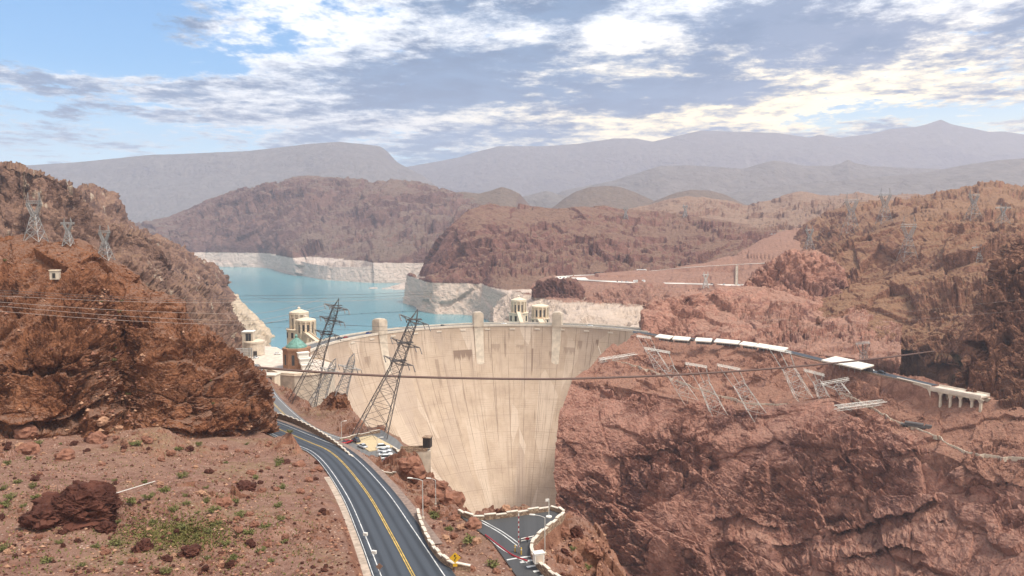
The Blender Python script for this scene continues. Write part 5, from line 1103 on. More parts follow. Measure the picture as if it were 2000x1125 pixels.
def canopy(label, px0, py0, px1, py1, h=84.6, deep=5.5):
    a, b = Vh(px0, py0, h), Vh(px1, py1, h); d = b - a; d.z = 0; ang = math.atan2(d.y, d.x); c = (a + b) / 2; n = Vector((-math.sin(ang), math.cos(ang), 0)); z = ZC - h
    root = thing('shade_canopy', label, 'canopy', (c.x, c.y, z - 3.2), 0, 'white canopies along the road above the canyon'); m = MB(); l = d.length
    e = d.normalized(); q = [a, b, b + n * deep, a + n * deep]; vs = [(p.x, p.y, z - (.75 if k < 2 else -.9)) for k, p in enumerate(q)] + [(p.x, p.y, z + (.0 if k < 2 else 1.6)) for k, p in enumerate(q)]
    m.add(vs, [(0, 3, 2, 1), (4, 5, 6, 7), (0, 1, 5, 4), (1, 2, 6, 5), (2, 3, 7, 6), (3, 0, 4, 7)]); m.build('roof', m_canopy, root)
    for k in range(4):
        for s in (.8, deep - .8): p = a.lerp(b, (k + .3) / 3.6) + n * s; m = MB(); m.bar((p.x, p.y, z - 3.6), (p.x, p.y, z - .3), .13); m.build('post', m_steel, root)
    m = MB(); p = (a + b) / 2 + n * (deep - .4); m.box((p.x, p.y, z - 1.9), (l * .98, .12, 2.6), ang); m.build('under_roof_shade', plain('roof_shade_grey', (.12, .11, .105, 1), .7) if 'roof_shade_grey' not in bpy.data.materials else bpy.data.materials['roof_shade_grey'], root)  # dark sheet added below the roof, its grey standing in for shade
for k, (x0, y0, x1, y1, lab) in enumerate([(1279, 657.5, 1307, 661.5, 'white canopy nearest the dam, first of the row on the road'), (1313, 662, 1345, 664.5, 'white canopy second from the dam, before the wide gap'), (1357, 665, 1389, 667, 'white canopy third from the dam, between two gaps'),
        (1394, 667, 1441, 671.5, 'longest white canopy, in the middle of the row'), (1443, 672, 1471, 676, 'white canopy joined to the end of the longest one'), (1473, 676, 1501, 680.5, 'white canopy second from the far end of the row'), (1502, 680.5, 1530, 685, 'white canopy at the far end of the row, behind the pylon beam')]):
    canopy(lab, x0, y0, x1, y1)
canopy('broad white canopy farther along the road, nearer the dam of the two wide ones', 1604, 703, 1641, 711, 84.6, 12); canopy('broad white canopy next to the blue tarpaulin', 1642, 711, 1682, 720, 84.6, 10)
# viaduct on flared piers
def viaduct():
    a, b = Vh(1818, 757, 88), Vh(1917, 775, 88); d = b - a; ang = math.atan2(d.y, d.x); n = Vector((-math.sin(ang), math.cos(ang), 0)); z = ZC - 88
    root = thing('viaduct', 'short concrete viaduct on flared piers at the end of the road above the canyon', 'bridge', tuple(a)); l = d.length; c = (a + b) / 2
    m = MB(); m.box((c.x + n.x * 4, c.y + n.y * 4, z - .5), (l, 9.4, .9), ang); m.build('deck', m_plaza, root)
    m = MB(); m.box((c.x - n.x * .5, c.y - n.y * .5, z - 1.35), (l, .7, .8), ang); m.build('beam', m_conc, root)
    for s in (-.55, 8.5): m = MB(); p = c + n * s; m.box((p.x, p.y, z + .35), (l, .25, .8), ang); m.build('parapet', m_damtop, root)
    for t in (.20, .40, .60, .82, .985):
        for s in (.5, 7.2):
            p = a.lerp(b, t) + n * s; g = min(ground(p.x, p.y, z - 2), z - 4); m = MB(); m.box((p.x, p.y, (g - 2 + z - 2.6) / 2), (1.05, 1.2, z - 2.6 - g + 2), ang)
            vs = []
            for zz, w in ((z - 3.4, .53), (z - 1.6, 1.5)):
                for i, j in ((-1, -1), (1, -1), (1, 1), (-1, 1)): vs.append((p.x + math.cos(ang) * w * i - math.sin(ang) * .8 * j, p.y + math.sin(ang) * w * i + math.cos(ang) * .8 * j, zz))
            m.add(vs, [(0, 3, 2, 1), (4, 5, 6, 7), (0, 1, 5, 4), (1, 2, 6, 5), (2, 3, 7, 6), (3, 0, 4, 7)]); m.build('pier', m_conc, root)
viaduct()
a, b = Vh(1752, 741, 88), Vh(1818, 757, 88); root = thing('retaining_wall', 'tall tan retaining wall holding up the road before the viaduct', 'wall', tuple(a)); m = MB(); m.add([tuple(a - Vector((0, 0, .5))), tuple(a + Vector((0, 0, .9))), tuple(b + Vector((0, 0, .9))), tuple(b - Vector((0, 0, 9.5)))] + [tuple(p + Vector((.5, .9, 0))) for p in (a - Vector((0, 0, .5)), a + Vector((0, 0, .9)), b + Vector((0, 0, .9)), b - Vector((0, 0, 9.5)))], [(3, 2, 1, 0), (4, 5, 6, 7), (0, 1, 5, 4), (1, 2, 6, 5), (2, 3, 7, 6), (3, 0, 4, 7)]); m.build('wall_face', m_conc, root); m = MB(); m.bar(a + Vector((0, -.1, 1.0)), b + Vector((0, -.1, 1.0)), .35); m.build('coping', m_damtop, root)

# ------------------------------------------------------------------ vehicles
m_tyre = plain('tyre_rubber', (.02, .02, .02, 1), .8); m_rim = plain('wheel_rim', (.45, .45, .46, 1), .35, .8); m_lamp = plain('headlamp_glass', (.75, .76, .76, 1), .2); m_rear = plain('rear_lamp_red', (.35, .02, .02, 1), .3)
paint = {}
def paint_of(k):
    cols = dict(white=(.78, .78, .76), silver=(.50, .51, .53), red=(.36, .022, .022), dark=(.025, .032, .045), blue=(.02, .06, .28), grey=(.20, .21, .22), black=(.02, .02, .022))
    if k not in paint: paint[k] = plain('car_paint_' + k, (*cols[k], 1), .28, .15, vary=.03, spec=.6)
    return paint[k]
def loft_car(mb, secs):
    """secs: (x, half width, z bottom, z top) along the length"""
    vs = []; n = 8
    for x, w, z0, z1 in secs:
        h = z1 - z0
        for y, z in ((-w * .92, z0), (-w, z0 + h * .3), (-w, z0 + h * .72), (-w * .86, z1), (w * .86, z1), (w, z0 + h * .72), (w, z0 + h * .3), (w * .92, z0)): vs.append((x, y, z))
    m = len(secs); fs = [(k * n + q, k * n + (q + 1) % n, (k + 1) * n + (q + 1) % n, (k + 1) * n + q) for k in range(m - 1) for q in range(n)]
    return mb.add(vs, fs + [tuple(range(n))[::-1], tuple(range((m - 1) * n, m * n))])
def make_car(kind):
    r = bpy.data.objects.new('parked_car', None); C.objects.link(r); suv = kind == 'suv'; H = 1.72 if suv else 1.42; b = .95
    m = loft_car(MB(), [(-2.3, .78, .38, .78), (-2.2, .86, .28, .92), (-1.5, .9, .22, b), (0, .91, .22, b), (1.0, .91, .22, b - .03), (1.9, .87, .24, .82), (2.28, .76, .32, .66)]); m.build('body', paint_of('white'), r, smooth=True, local=True)
    g = loft_car(MB(), [(-2.05 if suv else -1.75, .70, b - .06, b + .05), (-1.75 if suv else -1.05, .68, b - .06, H - .05), (.15, .69, b - .06, H - .03), (1.05, .72, b - .06, b + .02)]); g.build('windows', m_glass, r, smooth=False, local=True)
    t = loft_car(MB(), [(-1.72 if suv else -1.0, .60, H - .07, H - .02), (-1.2 if suv else -.7, .62, H - .07, H + .02), (0.0, .62, H - .07, H + .015), (.3, .58, H - .08, H - .03)]); t.build('roof', paint_of('white'), r, smooth=True, local=True)
    for x in (-1.4, 1.38):
        for s in (-1, 1):
            w = MB(); w.bar((x, .70 * s, .33), (x, .92 * s, .33), .33, 14); wo = w.build('wheel', m_tyre, r, local=True); q = MB(); q.bar((x, .86 * s, .33), (x, .935 * s, .33), .2, 10); ro = q.build('rim', m_rim, r, local=True); ro.parent = wo
    for s in (-1, 1):
        l = MB(); l.box((2.18, .58 * s, .62), (.16, .34, .14)); l.build('headlight', m_lamp, r, local=True); l = MB(); l.box((-2.22, .62 * s, .74), (.14, .26, .16)); l.build('tail_light', m_rear, r, local=True)
    return r
PROTO = {}
def car(label, colour, pos, rz, kind='saloon', group=None, cat='car', tilt=None):
    if kind not in PROTO: PROTO[kind] = make_car(kind); o = PROTO[kind]
    else:
        o = copy_tree(PROTO[kind])
    o.location = pos; o.rotation_euler = (0, 0, rz); tag(o, label, cat, group)
    if group is None and 'group' in o: del o['group']
    for ch in o.children:
        if ch.name.split('.')[0] in ('body', 'roof'):
            ch.data = ch.data.copy(); ch.data.materials.clear(); ch.data.materials.append(paint_of(colour))
    return o
GP = 'cars parked in the small lot by the road bend'; LZ = LOT[0][2] + .03
def lotpos(px, py): p = Vh(px, py, ZC - LZ); return (p.x, p.y, LZ)
car('small red car parked alone against the masonry parapet', 'red', lotpos(678, 866), R(60), 'saloon', GP)
car('dark blue van-like car parked behind the silver one in the small lot', 'dark', lotpos(695, 863), R(125), 'suv', GP)
car('silver car standing at the pale concrete pad in the small lot', 'silver', lotpos(708, 874), R(130), 'saloon', GP)
for px, py, col, lab, kd in [(748, 876, 'white', 'white car at the far end of the tight parked row', 'suv'), (751, 883, 'blue', 'blue grey car second in the tight parked row', 'saloon'), (753, 890, 'white', 'white car third in the tight parked row', 'saloon'), (757, 897, 'white', 'white car fourth in the tight row, beside the red one', 'suv'), (762, 904, 'red', 'red car at the near end of the tight parked row', 'suv')]:
    car(lab, col if col != 'blue' else 'silver', lotpos(px, py), R(12), kd, GP)
c = lotpos(725, 866); m = MB(); m.box((c[0], c[1], LZ + .1), (9, 17, .3), R(35)); pd = m.build('concrete_pad', plain('sandy_concrete', (.52, .40, .24, 1), .9)); tag(pd, 'sandy square concrete pad with a raised kerb between the parked cars', 'concrete pad')
# plaza and crest
GQ = 'vehicles on the dam crest and plaza'
def crest(th, o=7.0): p = dam_pt(th, -.1, o); return (p[0], p[1], ZT + .02)
for px, col, kd, lab in [(672, 'dark', 'suv', 'dark car on the dam crest close to the left end'), (683, 'red', 'saloon', 'red car on the dam crest between two dark ones'), (726, 'blue', 'suv', 'blue car on the dam crest just left of the first crest tower'), (868, 'black', 'suv', 'black car on the dam crest between the first two crest towers'), (985, 'white', 'saloon', 'white car on the dam crest before the columned intake tower'), (1150, 'white', 'suv', 'white car on the dam crest right of the last crest tower')]:
    th = th_of(px); car(lab, col, crest(th), -R(th), kd, GQ)
p = Vh(542, 692, 88.2); car('white car parked on the pale plaza by the lake', 'white', (p.x, p.y, PLZ[0][2] + .02), R(20), 'saloon', GQ)
p = Vh(500, 700, 88.2); car('white car half hidden behind the louvred frame on the plaza', 'white', (p.x, p.y, PLZ[0][2] + .02), R(70), 'suv', GQ)
# road on the canyon rim beyond the canopies
def shelf_at(px, py, o=0): p = Vh(px, py, 87.95); return (p.x, p.y, ZC - 87.95)
GS = 'vehicles on the road above the canyon'
car('white car on the rim road in front of the blue tarpaulin', 'white', shelf_at(1700, 724), R(-52), 'suv', GS); car('black car on the rim road, farthest from the canopies', 'black', shelf_at(1722, 729), R(-50), 'suv', GS)
p = Vector(shelf_at(1688, 720)); m = MB(); root = thing('blue_tarpaulin', 'bright blue tarpaulin shelter beside the broad white canopy on the rim road', 'shelter', tuple(p)); m.box((p.x, p.y, p.z + 2.3), (7, 4, .3), R(-52)); m.build('cover', paint_of('blue'), root); m = MB(); m.box((p.x, p.y, p.z + 1.2), (6.4, 3.4, 2.0), R(-52)); m.build('wall_sheet', plain('navy_sheet', (.015, .025, .09, 1), .7), root)
for px, py, lab in [(1350, 666.5, 'black car in the gap before the third white canopy'), (1392, 669, 'black car in the gap before the longest white canopy')]: car(lab, 'black', shelf_at(px, py), R(-15), 'suv', GS)
# parking terraces beyond the dam
def terr(L, px):
    L = np.array(L); q = 1000 + F * L[:, 0] / L[:, 1] * 1.003; return tuple(np.interp(px, q, L[:, k]) for k in range(3))
m_pave = plain('bright_paving', (.66, .60, .53, 1), .9, vary=.12, scale=.05)
for nm, L, w in (('terrace_road', LANE_A, 4.5), ('terrace_road', LANE_B, 9), ('terrace_road', LANE_C, 8)): 
    o = ribbon('road', dense(L, 5), [-w, 0, w], m_pave if w != 9 else plain('light_paving', (.62, .56, .50, 1), .9, vary=.4, scale=.02), .05)
L0 = [Wh(*p) for p in [(1085, 540, 73), (1135, 537, 73), (1150, 546, 73), (1095, 546.5, 73)]]; sheet('parking_lot', L0, m_pave, .12)
L1 = [Wh(*p) for p in [(1195, 551, 73), (1265, 550.5, 73), (1245, 562, 73), (1205, 562, 73)]]
def bus(label, pos, rz, col, ln=11.5, group=None):
    r = thing('coach', label, 'bus', pos, rz, group); mm = paint_of(col)
    m = loft_car(MB(), [(-ln / 2, 1.2, .45, 3.1), (-ln / 2 + .2, 1.27, .4, 3.25), (ln / 2 - .5, 1.27, .4, 3.25), (ln / 2, 1.15, .45, 2.9)]); m.build('body', mm, r, local=True)
    for s in (-1, 1): m = MB(); m.box((-.1, 1.275 * s, 2.2), (ln * .88, .03, .85)); m.build('window_band', m_glass, r, local=True)
    m = MB(); m.box((ln / 2 - .08, 0, 2.0), (.14, 2.1, 1.3)); m.build('windscreen', m_glass, r, local=True)
    for x in (-ln * .28, ln * .32):
        for s in (-1, 1): w = MB(); w.bar((x, 1.0 * s, .5), (x, 1.29 * s, .5), .5, 12); w.build('wheel', m_tyre, r, local=True)
    return r
GT = 'vehicles on the parking terraces'
p = terr(LANE_B, 1250); bus('white coach parked on the middle parking terrace beyond the dam', p, R(2), 'white', 15, GT)
p = terr(LANE_A, 1171); bus('dark roofed coach on the upper lane under the dark ridge', (p[0], p[1], p[2]), R(8), 'black', 13, GT)
p = terr(LANE_A, 1254); bus('long pale trailer on the upper lane beside the red rock', (p[0], p[1], p[2]), R(8), 'white', 14, GT)
for px, L, col, kd, lab in [(1095, LANE_B, 'dark', 'saloon', 'dark car at the tip of the parking terrace'), (1104, LANE_B, 'white', 'suv', 'white car at the tip of the parking terrace'), (1207, LANE_B, 'dark', 'suv', 'dark car left of the white coach'), (1216, LANE_B, 'white', 'suv', 'white car left of the white coach'), (1226, LANE_B, 'silver', 'saloon', 'silver car just left of the white coach'), (1394, LANE_B, 'dark', 'saloon', 'dark car by the pale terrace pylon'), (1417, LANE_B, 'white', 'suv', 'white box van on the terrace right of the pale pylon'), (1445, LANE_B, 'silver', 'suv', 'silver car at the far end of the middle terrace'), (1452, LANE_B, 'white', 'saloon', 'white car at the far end of the middle terrace'),
        (1507, LANE_C, 'white', 'suv', 'white car left of the long low roof on the top terrace'), (1515, LANE_C, 'silver', 'suv', 'silver car left of the long low roof on the top terrace'), (1575, LANE_C, 'white', 'suv', 'white car right of the long low roof on the top terrace'), (1583, LANE_C, 'white', 'saloon', 'small white car farthest right of the long low roof')]:
    car(lab, col, terr(L, px), R(random.choice((5, 80, 95))), kd, GT)
p = terr(LANE_C, 1548); root = thing('open_shelter', 'long low open shelter with a pale roof on the top terrace', 'shelter', p); m = MB(); m.box((p[0], p[1] + 3, p[2] + 3.6), (26, 8, .7), R(-3)); m.build('roof', m_pale, root); m = MB(); m.box((p[0], p[1] + 6, p[2] + 1.6), (24, .4, 3.2), R(-3)); m.build('back_wall', m_dark, root)
for k in range(5): m = MB(); m.bar((p[0] - 11 + k * 5.5, p[1] - .4, p[2]), (p[0] - 11 + k * 5.5, p[1] - .4, p[2] + 3.4), .2); m.build('post', m_steel, root)
p = Vector(terr(LANE_B, 1441)); root = thing('slope_stairway', 'pale straight stairway climbing the red slope between two terraces', 'stairway', tuple(p)); q = Vector(terr(LANE_A, 1441)); m = MB(); 
for k in range(24): s = p.lerp(q, k / 24); m.box((s.x, s.y, s.z + .3), (2.4, (q - p).length / 24 + .1, .9)); 
m.build('flight', m_conc, root); m = MB(); m.bar(p + Vector((1.3, 0, 1.4)), q + Vector((1.3, 0, 1.4)), .12); m.build('handrail', m_steel, root)
# dark wagon on the lower track
h = hit(1790, 836); root = thing('flat_wagon', 'dark flat wagon loaded with a grey tank on the lower track', 'wagon', tuple(h), R(-38)); rz = R(-38)
m = MB(); m.box((0, 0, 1.1), (15, 2.6, .7)); m.box((5.6, 0, 1.9), (3.2, 2.4, 1.3)); m.build('chassis', m_steel_dark, root, local=True); m = MB(); m.bar((-5.5, 0, 2.1), (3.2, 0, 2.1), 1.05, 14); m.build('tank', m_steel_dark, root, local=True)
for x in (-5.8, -4.4, 4.2, 5.8):
    m = MB(); m.bar((x, -1.25, .5), (x, 1.25, .5), .5, 12); m.build('wheel', m_tyre, root, local=True)

# ------------------------------------------------------------------ lake things
pts = [(498, 634), (530, 630.5), (560, 627), (600, 622.5), (640, 618), (680, 614.5), (720, 611.8), (760, 610), (800, 608.6), (836, 607.6)]
L = dense([(*W(x, y, Wz(x, y, 0))[:2], .2) for x, y in pts], 9); root = thing('buoy_line', 'string of dark buoys across the blue water behind the dam', 'buoy line', tuple(L[0]))
m = MB(); m.tube([tuple(p) for p in L], .22, 4); m.build('rope', m_insul, root)
for k in range(0, len(L), 2): m = MB(); m.lathe((L[k][0], L[k][1], -.3), [(.2, -.2), (.85, .3), (.85, 1.1), (.2, 1.6)], 7); m.build('buoy', m_insul, root)

# ------------------------------------------------------------------ street furniture near the road
def lamp_post(label, base, H, arm, group='tall street lamps beside the road and lots', h=None):
    p = Vh(*base, h) if h else hit(*base); root = thing('street_lamp', label, 'street lamp', tuple(p), 0, group); m = MB(); m.bar(p - Vector((0, 0, .4)), p + Vector((0, 0, H)), .11, 8, r2=.07); m.build('pole', m_steel_pale, root)
    a = Vector(arm); m = MB(); m.tube([p + Vector((0, 0, H)), p + Vector((0, 0, H + .25)) + a * .4, p + Vector((0, 0, H + .4)) + a], .055, 6); m.build('arm', m_steel_pale, root); m = MB(); e = p + Vector((0, 0, H + .38)) + a * 1.15; m.box(tuple(e), (1.0, .34, .16), math.atan2(a.y, a.x)); m.build('lamp_head', m_pale, root)
    m = MB(); m.lathe(tuple(p), [(.3, -.3), (.3, .25), (.14, .35)], 8); m.build('foot', m_conc, root); return root
lamp_post('tall street lamp at the end of the short curved parapet by the rocky mound', (826, 1012), 7.6, (-2.2, .4, 0)); lamp_post('street lamp at the near edge of the small car park', (737, 905), 8.0, (1.3, .3, 0), h=75.4); lamp_post('street lamp by the masonry wall behind the parked red car', (667, 860), 6.5, (1.2, .3, 0), h=75.4)
lamp_post('street lamp on the slope outside the tall retaining wall', (1064, 1081), 6.8, (-2.0, .4, 0)); lamp_post('street lamp behind the rounded boulders below the car park', (851, 985), 5.6, (-1.4, .2, 0))
YZ = YARD[0][2]
def yard(px, py): p = Vh(px, py, 57.6); return Vector((p.x, p.y, YZ + .02))
p = yard(1072, 1010); root = thing('beacon_post', 'white post with a small flag in the far corner of the gate yard', 'post', tuple(p)); m = MB(); m.bar(p, p + Vector((0, 0, 3.6)), .06, 8); m.build('pole', m_pale, root); m = MB(); m.lathe(tuple(p), [(.6, 0), (.6, .18), (.1, .25)], 12); m.build('base', m_pale, root); m = MB(); m.box((p.x - .32, p.y, p.z + 3.45), (.75, .06, .55), .3); m.build('flag', m_pale, root)
p = yard(1013, 1080); root = thing('barrier_gate', 'raised red and white striped barrier arm at the gate yard', 'barrier gate', tuple(p)); m = MB(); m.box((p.x, p.y, p.z + .6), (.5, .5, 1.2)); m.build('cabinet', m_steel, root)
m_red = plain('signal_red', (.30, .02, .03, 1), .5)
m = MB()
for k in range(14): m.box((p.x, p.y - .1, p.z + 1.0 + k * .44 + .22), (.17, .1, .438), 0, k % 2)
m.build('arm', [m_red, m_white], root); m = MB(); m.box((p.x, p.y, p.z + .8), (.36, .36, .7)); m.build('counterweight', m_steel_dark, root)
for k, (px, py) in enumerate([(1006, 1078), (1018, 1083)]):
    q = yard(px, py); root = thing('bollard', ['yellow bollard on the outer side of the striped barrier', 'yellow bollard on the inner side of the striped barrier'][k], 'bollard', tuple(q), 0, 'yellow bollards at the barrier'); m = MB(); m.lathe(tuple(q), [(.14, -.2), (.14, 1.1), (.10, 1.22), (.02, 1.26)], 10); m.build('post', m_yellow, root); m = MB(); m.lathe((q.x, q.y, q.z + .8), [(.15, 0), (.15, .15)], 10); m.build('band', m_pale, root)
a, b = yard(1016, 1062), yard(1044, 1056); root = thing('gate_rail', 'dark and red horizontal gate rail beside the striped barrier', 'gate', tuple(a)); m = MB(); m.bar(a + Vector((0, 0, .9)), b + Vector((0, 0, .9)), .07); m.bar(a + Vector((0, 0, .45)), b + Vector((0, 0, .45)), .05); m.build('rail', m_pale, root); m = MB()
for t in (.02, .5, .98): q = a.lerp(b, t); m.bar(q, q + Vector((0, 0, 1.1)), .09)
m.build('post', m_steel_dark, root); q = a.lerp(b, .45); m = MB(); m.box((q.x, q.y - .1, q.z + .75), (1.0, .08, .4)); m.build('warning_board', m_red, root)
p = Vh(1052, 1100, 56.6); root = thing('equipment_box', 'white equipment cabinet beside the curved parapet of the gate yard', 'cabinet', tuple(p)); m = MB(); m.box((p.x, p.y, p.z + 1.0), (1.7, 1.1, 1.7), .3); m.build('housing', m_pale, root); m = MB(); m.box((p.x, p.y, p.z + 1.9), (1.9, 1.3, .12), .3); m.build('lid', m_pale, root); m = MB(); m.box((p.x + .15, p.y - .56, p.z + 1.0), (1.2, .04, 1.2), .3); m.build('door', m_plaza, root)
for k, pts in enumerate([[(928, 1014), (975, 1040), (1010, 1066)], [(933, 1012), (980, 1038), (1014, 1062)], [(950, 1048), (985, 1076), (1030, 1100)], [(990, 1094), (1012, 1090), (1036, 1087)]]):
    ribbon('yard_marking', dense([tuple(yard(*q)) for q in pts], 1.5), [-.1, .1] if k < 3 else [-.2, .2], m_white, .02)
L = dense([tuple(yard(*q)) for q in [(948, 1046), (978, 1069), (1002, 1086), (1030, 1097)]], 1.0); k_ = MB().tube([(q[0], q[1], q[2] + .12) for q in L], .14, 6).build('painted_kerb', m_red); tag(k_, 'red painted kerb line running to the striped barrier', 'kerb')
P2 = [tuple(hit(*q)) for q in [(816, 1002), (820, 1022), (834, 1056), (850, 1082), (870, 1102), (892, 1114), (918, 1119)]]
parapet('short curved masonry parapet between the black road and the rocky mound near the yellow sign', P2, .85, 1.6, 2.2)
for k in range(4): a, b = yard(1016 + k * 13, 1099 + k * 9), yard(1042 + k * 13, 1094 + k * 9); ribbon('crossing_marking', np.array([tuple(a), tuple(b)]), [-.3, .3], m_white, .02)
# warning sign with a winding arrow
p = hit(889, 1117); root = thing('warning_sign', 'yellow diamond road sign with a black winding arrow above a small plaque', 'road sign', tuple(p)); yaw = math.atan2(p.x, p.y)
def board(mb, cx, cz, pts, off, mi=0, th=.03):
    X = Vector((math.cos(-yaw), math.sin(-yaw), 0)); Y = Vector((-math.sin(-yaw), math.cos(-yaw), 0)); n = len(pts); f = [p + X * (cx + x) + Vector((0, 0, cz + z)) - Y * off for x, z in pts]; g = [q + Y * th for q in f]
    ar = sum(pts[i][0] * pts[(i + 1) % n][1] - pts[(i + 1) % n][0] * pts[i][1] for i in range(n))
    if ar < 0: f, g = f[::-1], g[::-1]
    mb.add(f + g, [tuple(range(n)), tuple(range(n, 2 * n))[::-1]] + [(i, n + i, n + (i + 1) % n, (i + 1) % n) for i in range(n)], mi)
m_signy = plain('sign_yellow', (.72, .42, .03, 1), .5, vary=.04); m_signk = plain('sign_black', (.02, .02, .02, 1), .5)
m = MB(); m.bar(p - Vector((0, 0, .3)), p + Vector((0, 0, 2.4)), .05, 6); m.build('pole', m_steel, root); m = MB(); r_ = .86; board(m, 0, 2.25, [(0, -r_), (r_, 0), (0, r_), (-r_, 0)], .1); pl = m.build('diamond_plate', m_signy, root)
m = MB()
for q in ([(-.10, -.46), (.02, -.46), (.02, -.20), (-.10, -.20)], [(-.10, -.20), (.02, -.20), (.24, .02), (.12, .06)], [(.12, .06), (.24, .02), (-.02, .22), (-.14, .18)], [(-.14, .18), (-.02, .22), (.02, .34), (-.10, .34)], [(-.22, .30), (.14, .30), (-.02, .54)]): board(m, 0, 2.25, q, .125)
ar = m.build('winding_arrow', m_signk, root); ar.parent = pl
m = MB(); board(m, 0, 1.12, [(-.34, -.24), (.34, -.24), (.34, .24), (-.34, .24)], .1); m.build('plaque', m_signy, root)
p = hit(741, 1121); root = thing('sign_back', 'brown back of a diamond sign standing left of the black road', 'road sign', tuple(p)); yaw = math.atan2(p.x, p.y); m = MB(); m.bar(p - Vector((0, 0, .3)), p + Vector((0, 0, 1.1)), .05, 6); m.build('pole', m_steel, root); m = MB(); board(m, 0, 1.2, [(0, -.55), (.55, 0), (0, .55), (-.55, 0)], .07); m.build('diamond_plate', plain('brown_plate', (.20, .11, .075, 1), .7), root)
for px, py, lab in [(714, 1052, 'small white marker box on a post beside the black road, farther one'), (731, 1088, 'small white marker box on a post beside the black road, nearer one')]:
    p = hit(px, py); root = thing('marker_post', lab, 'marker post', tuple(p), 0, 'white marker posts'); m = MB(); m.bar(p - Vector((0, 0, .2)), p + Vector((0, 0, .7)), .05); m.build('post', m_pale, root); m = MB(); m.box((p.x, p.y, p.z + .85), (.75, .4, .5), -.3); m.build('box', m_pale, root)
# adit portal at the end of the walkway from the car park
p = V(835, 873, 246); root = thing('adit_portal', 'small dark portal hut at the end of the walkway against the dam', 'portal', tuple(p)); m = MB(); m.box((p.x, p.y, p.z + 1.7), (2.5, 2.5, 3.4), -.2); m.build('hut', plain('dark_brown', (.055, .04, .033, 1), .9), root); m = MB(); m.box((p.x, p.y, p.z + 3.5), (2.9, 2.9, .3), -.2); m.build('roof', m_mason, root); m = MB(); m.box((p.x - .3, p.y - 1.3, p.z + 1.4), (1.3, .1, 2.2), -.2); m.build('doorway', m_dark, root)  # hut walls in a dark brown
q = Vector(lotpos(782, 880)); root = thing('walkway', 'walled walkway running from the car park to the dark portal hut', 'walkway', tuple(q)); d = p - q; ang = math.atan2(d.y, d.x); c = (p + q) / 2; z0 = min(p.z, q.z)
m = MB(); m.box((c.x, c.y, z0 - 6), (d.length + 2, 3.0, 12), ang); m.build('retaining_wall', m_conc, root)
for s in (-1.5, 1.5): n = Vector((-math.sin(ang), math.cos(ang), 0)) * s; m = MB(); m.box((c.x + n.x, c.y + n.y, z0 + .5), (d.length, .25, 1.1), ang); m.build('parapet', m_mason, root)

# ------------------------------------------------------------------ boulders, shrubs, stakes, rubble
def rock_mesh(name, seed, sub=4, squash=(1, .85, .7), lobes=1, mat=None):
    bm = bmesh.new(); bmesh.ops.create_icosphere(bm, subdivisions=sub, radius=1); P = np.array([v.co[:] for v in bm.verts]); d = np.zeros(len(P))
    t, e = facets(P * 1.3 + seed, seed); d += t * .42; t, e = facets(P * 3.4 + seed, seed + 4); d += t * .17 - (1 - smooth01(0, .08, e)) * .05; t, e = facets(P * 8 + seed, seed + 8); d += t * .06; d += fbm(P * 5 + seed, 3, s=seed) * .04
    Q = P * (1 + d)[:, None] * np.array(squash)
    for v, q in zip(bm.verts, Q): v.co = q
    me = bpy.data.meshes.new(name); bm.to_mesh(me); bm.free(); me.materials.append(mat); return me
m_b1 = rock('boulder_dark', (.035, .013, .010), (.075, .028, .020), (.13, .052, .036), (.10, .05, .036, 1), s=1.6, bump=.8, sand_at=(.85, 1.1)); m_b2 = rock('boulder_red', (.11, .045, .03), (.235, .108, .07), (.34, .17, .115), (.31, .165, .115, 1), s=3, bump=.6, sand_at=(.9, 1.2)); m_b3 = rock('boulder_tan', (.24, .13, .08), (.38, .21, .13), (.50, .30, .20), (.46, .28, .18, 1), s=2, bump=.6, sand_at=(.9, 1.2))
RM = {k: [rock_mesh('rock_' + k, 31 * i + ord(k[0]), 4 if k == 'dark' else 3, (1, .8 + .05 * i, .62 + .07 * i), mat=mt) for i in range(4)] for k, mt in (('dark', m_b1), ('red', m_b2), ('tan', m_b3))}
def boulder(label, px, py, wpx, kind, i=0, sink=.25, rz=None, h=1.0, group=None):
    p = hit(px, py); s = wpx / 2 / F * math.hypot(p.y, ZC - p.z); o = bpy.data.objects.new('boulder', RM[kind][i % 4]); C.objects.link(o); o.location = (p.x, p.y, p.z + s * (.45 - sink)); o.scale = (s, s, s * h); o.rotation_euler = (0, 0, random.uniform(0, 6.28) if rz is None else rz); return tag(o, label, 'boulder', group)
BIG = rock_mesh('big_boulder', 97, 6, (1.25, .9, .78), mat=m_b1)
p = hit(140, 1030); o = bpy.data.objects.new('boulder', BIG); C.objects.link(o); o.location = (p.x, p.y + 3, p.z + 2.2); o.scale = (4.9, 4.6, 4.9); o.rotation_euler = (0, R(4), .3); tag(o, 'huge dark red craggy boulder resting alone on the gravel slope', 'boulder')
boulder('dark rounded rock leaning against the huge dark boulder', 84, 1022, 62, 'dark', 1, .0)
boulder('flat brown slab fallen from the huge dark boulder', 205, 1036, 34, 'dark', 2, .2)
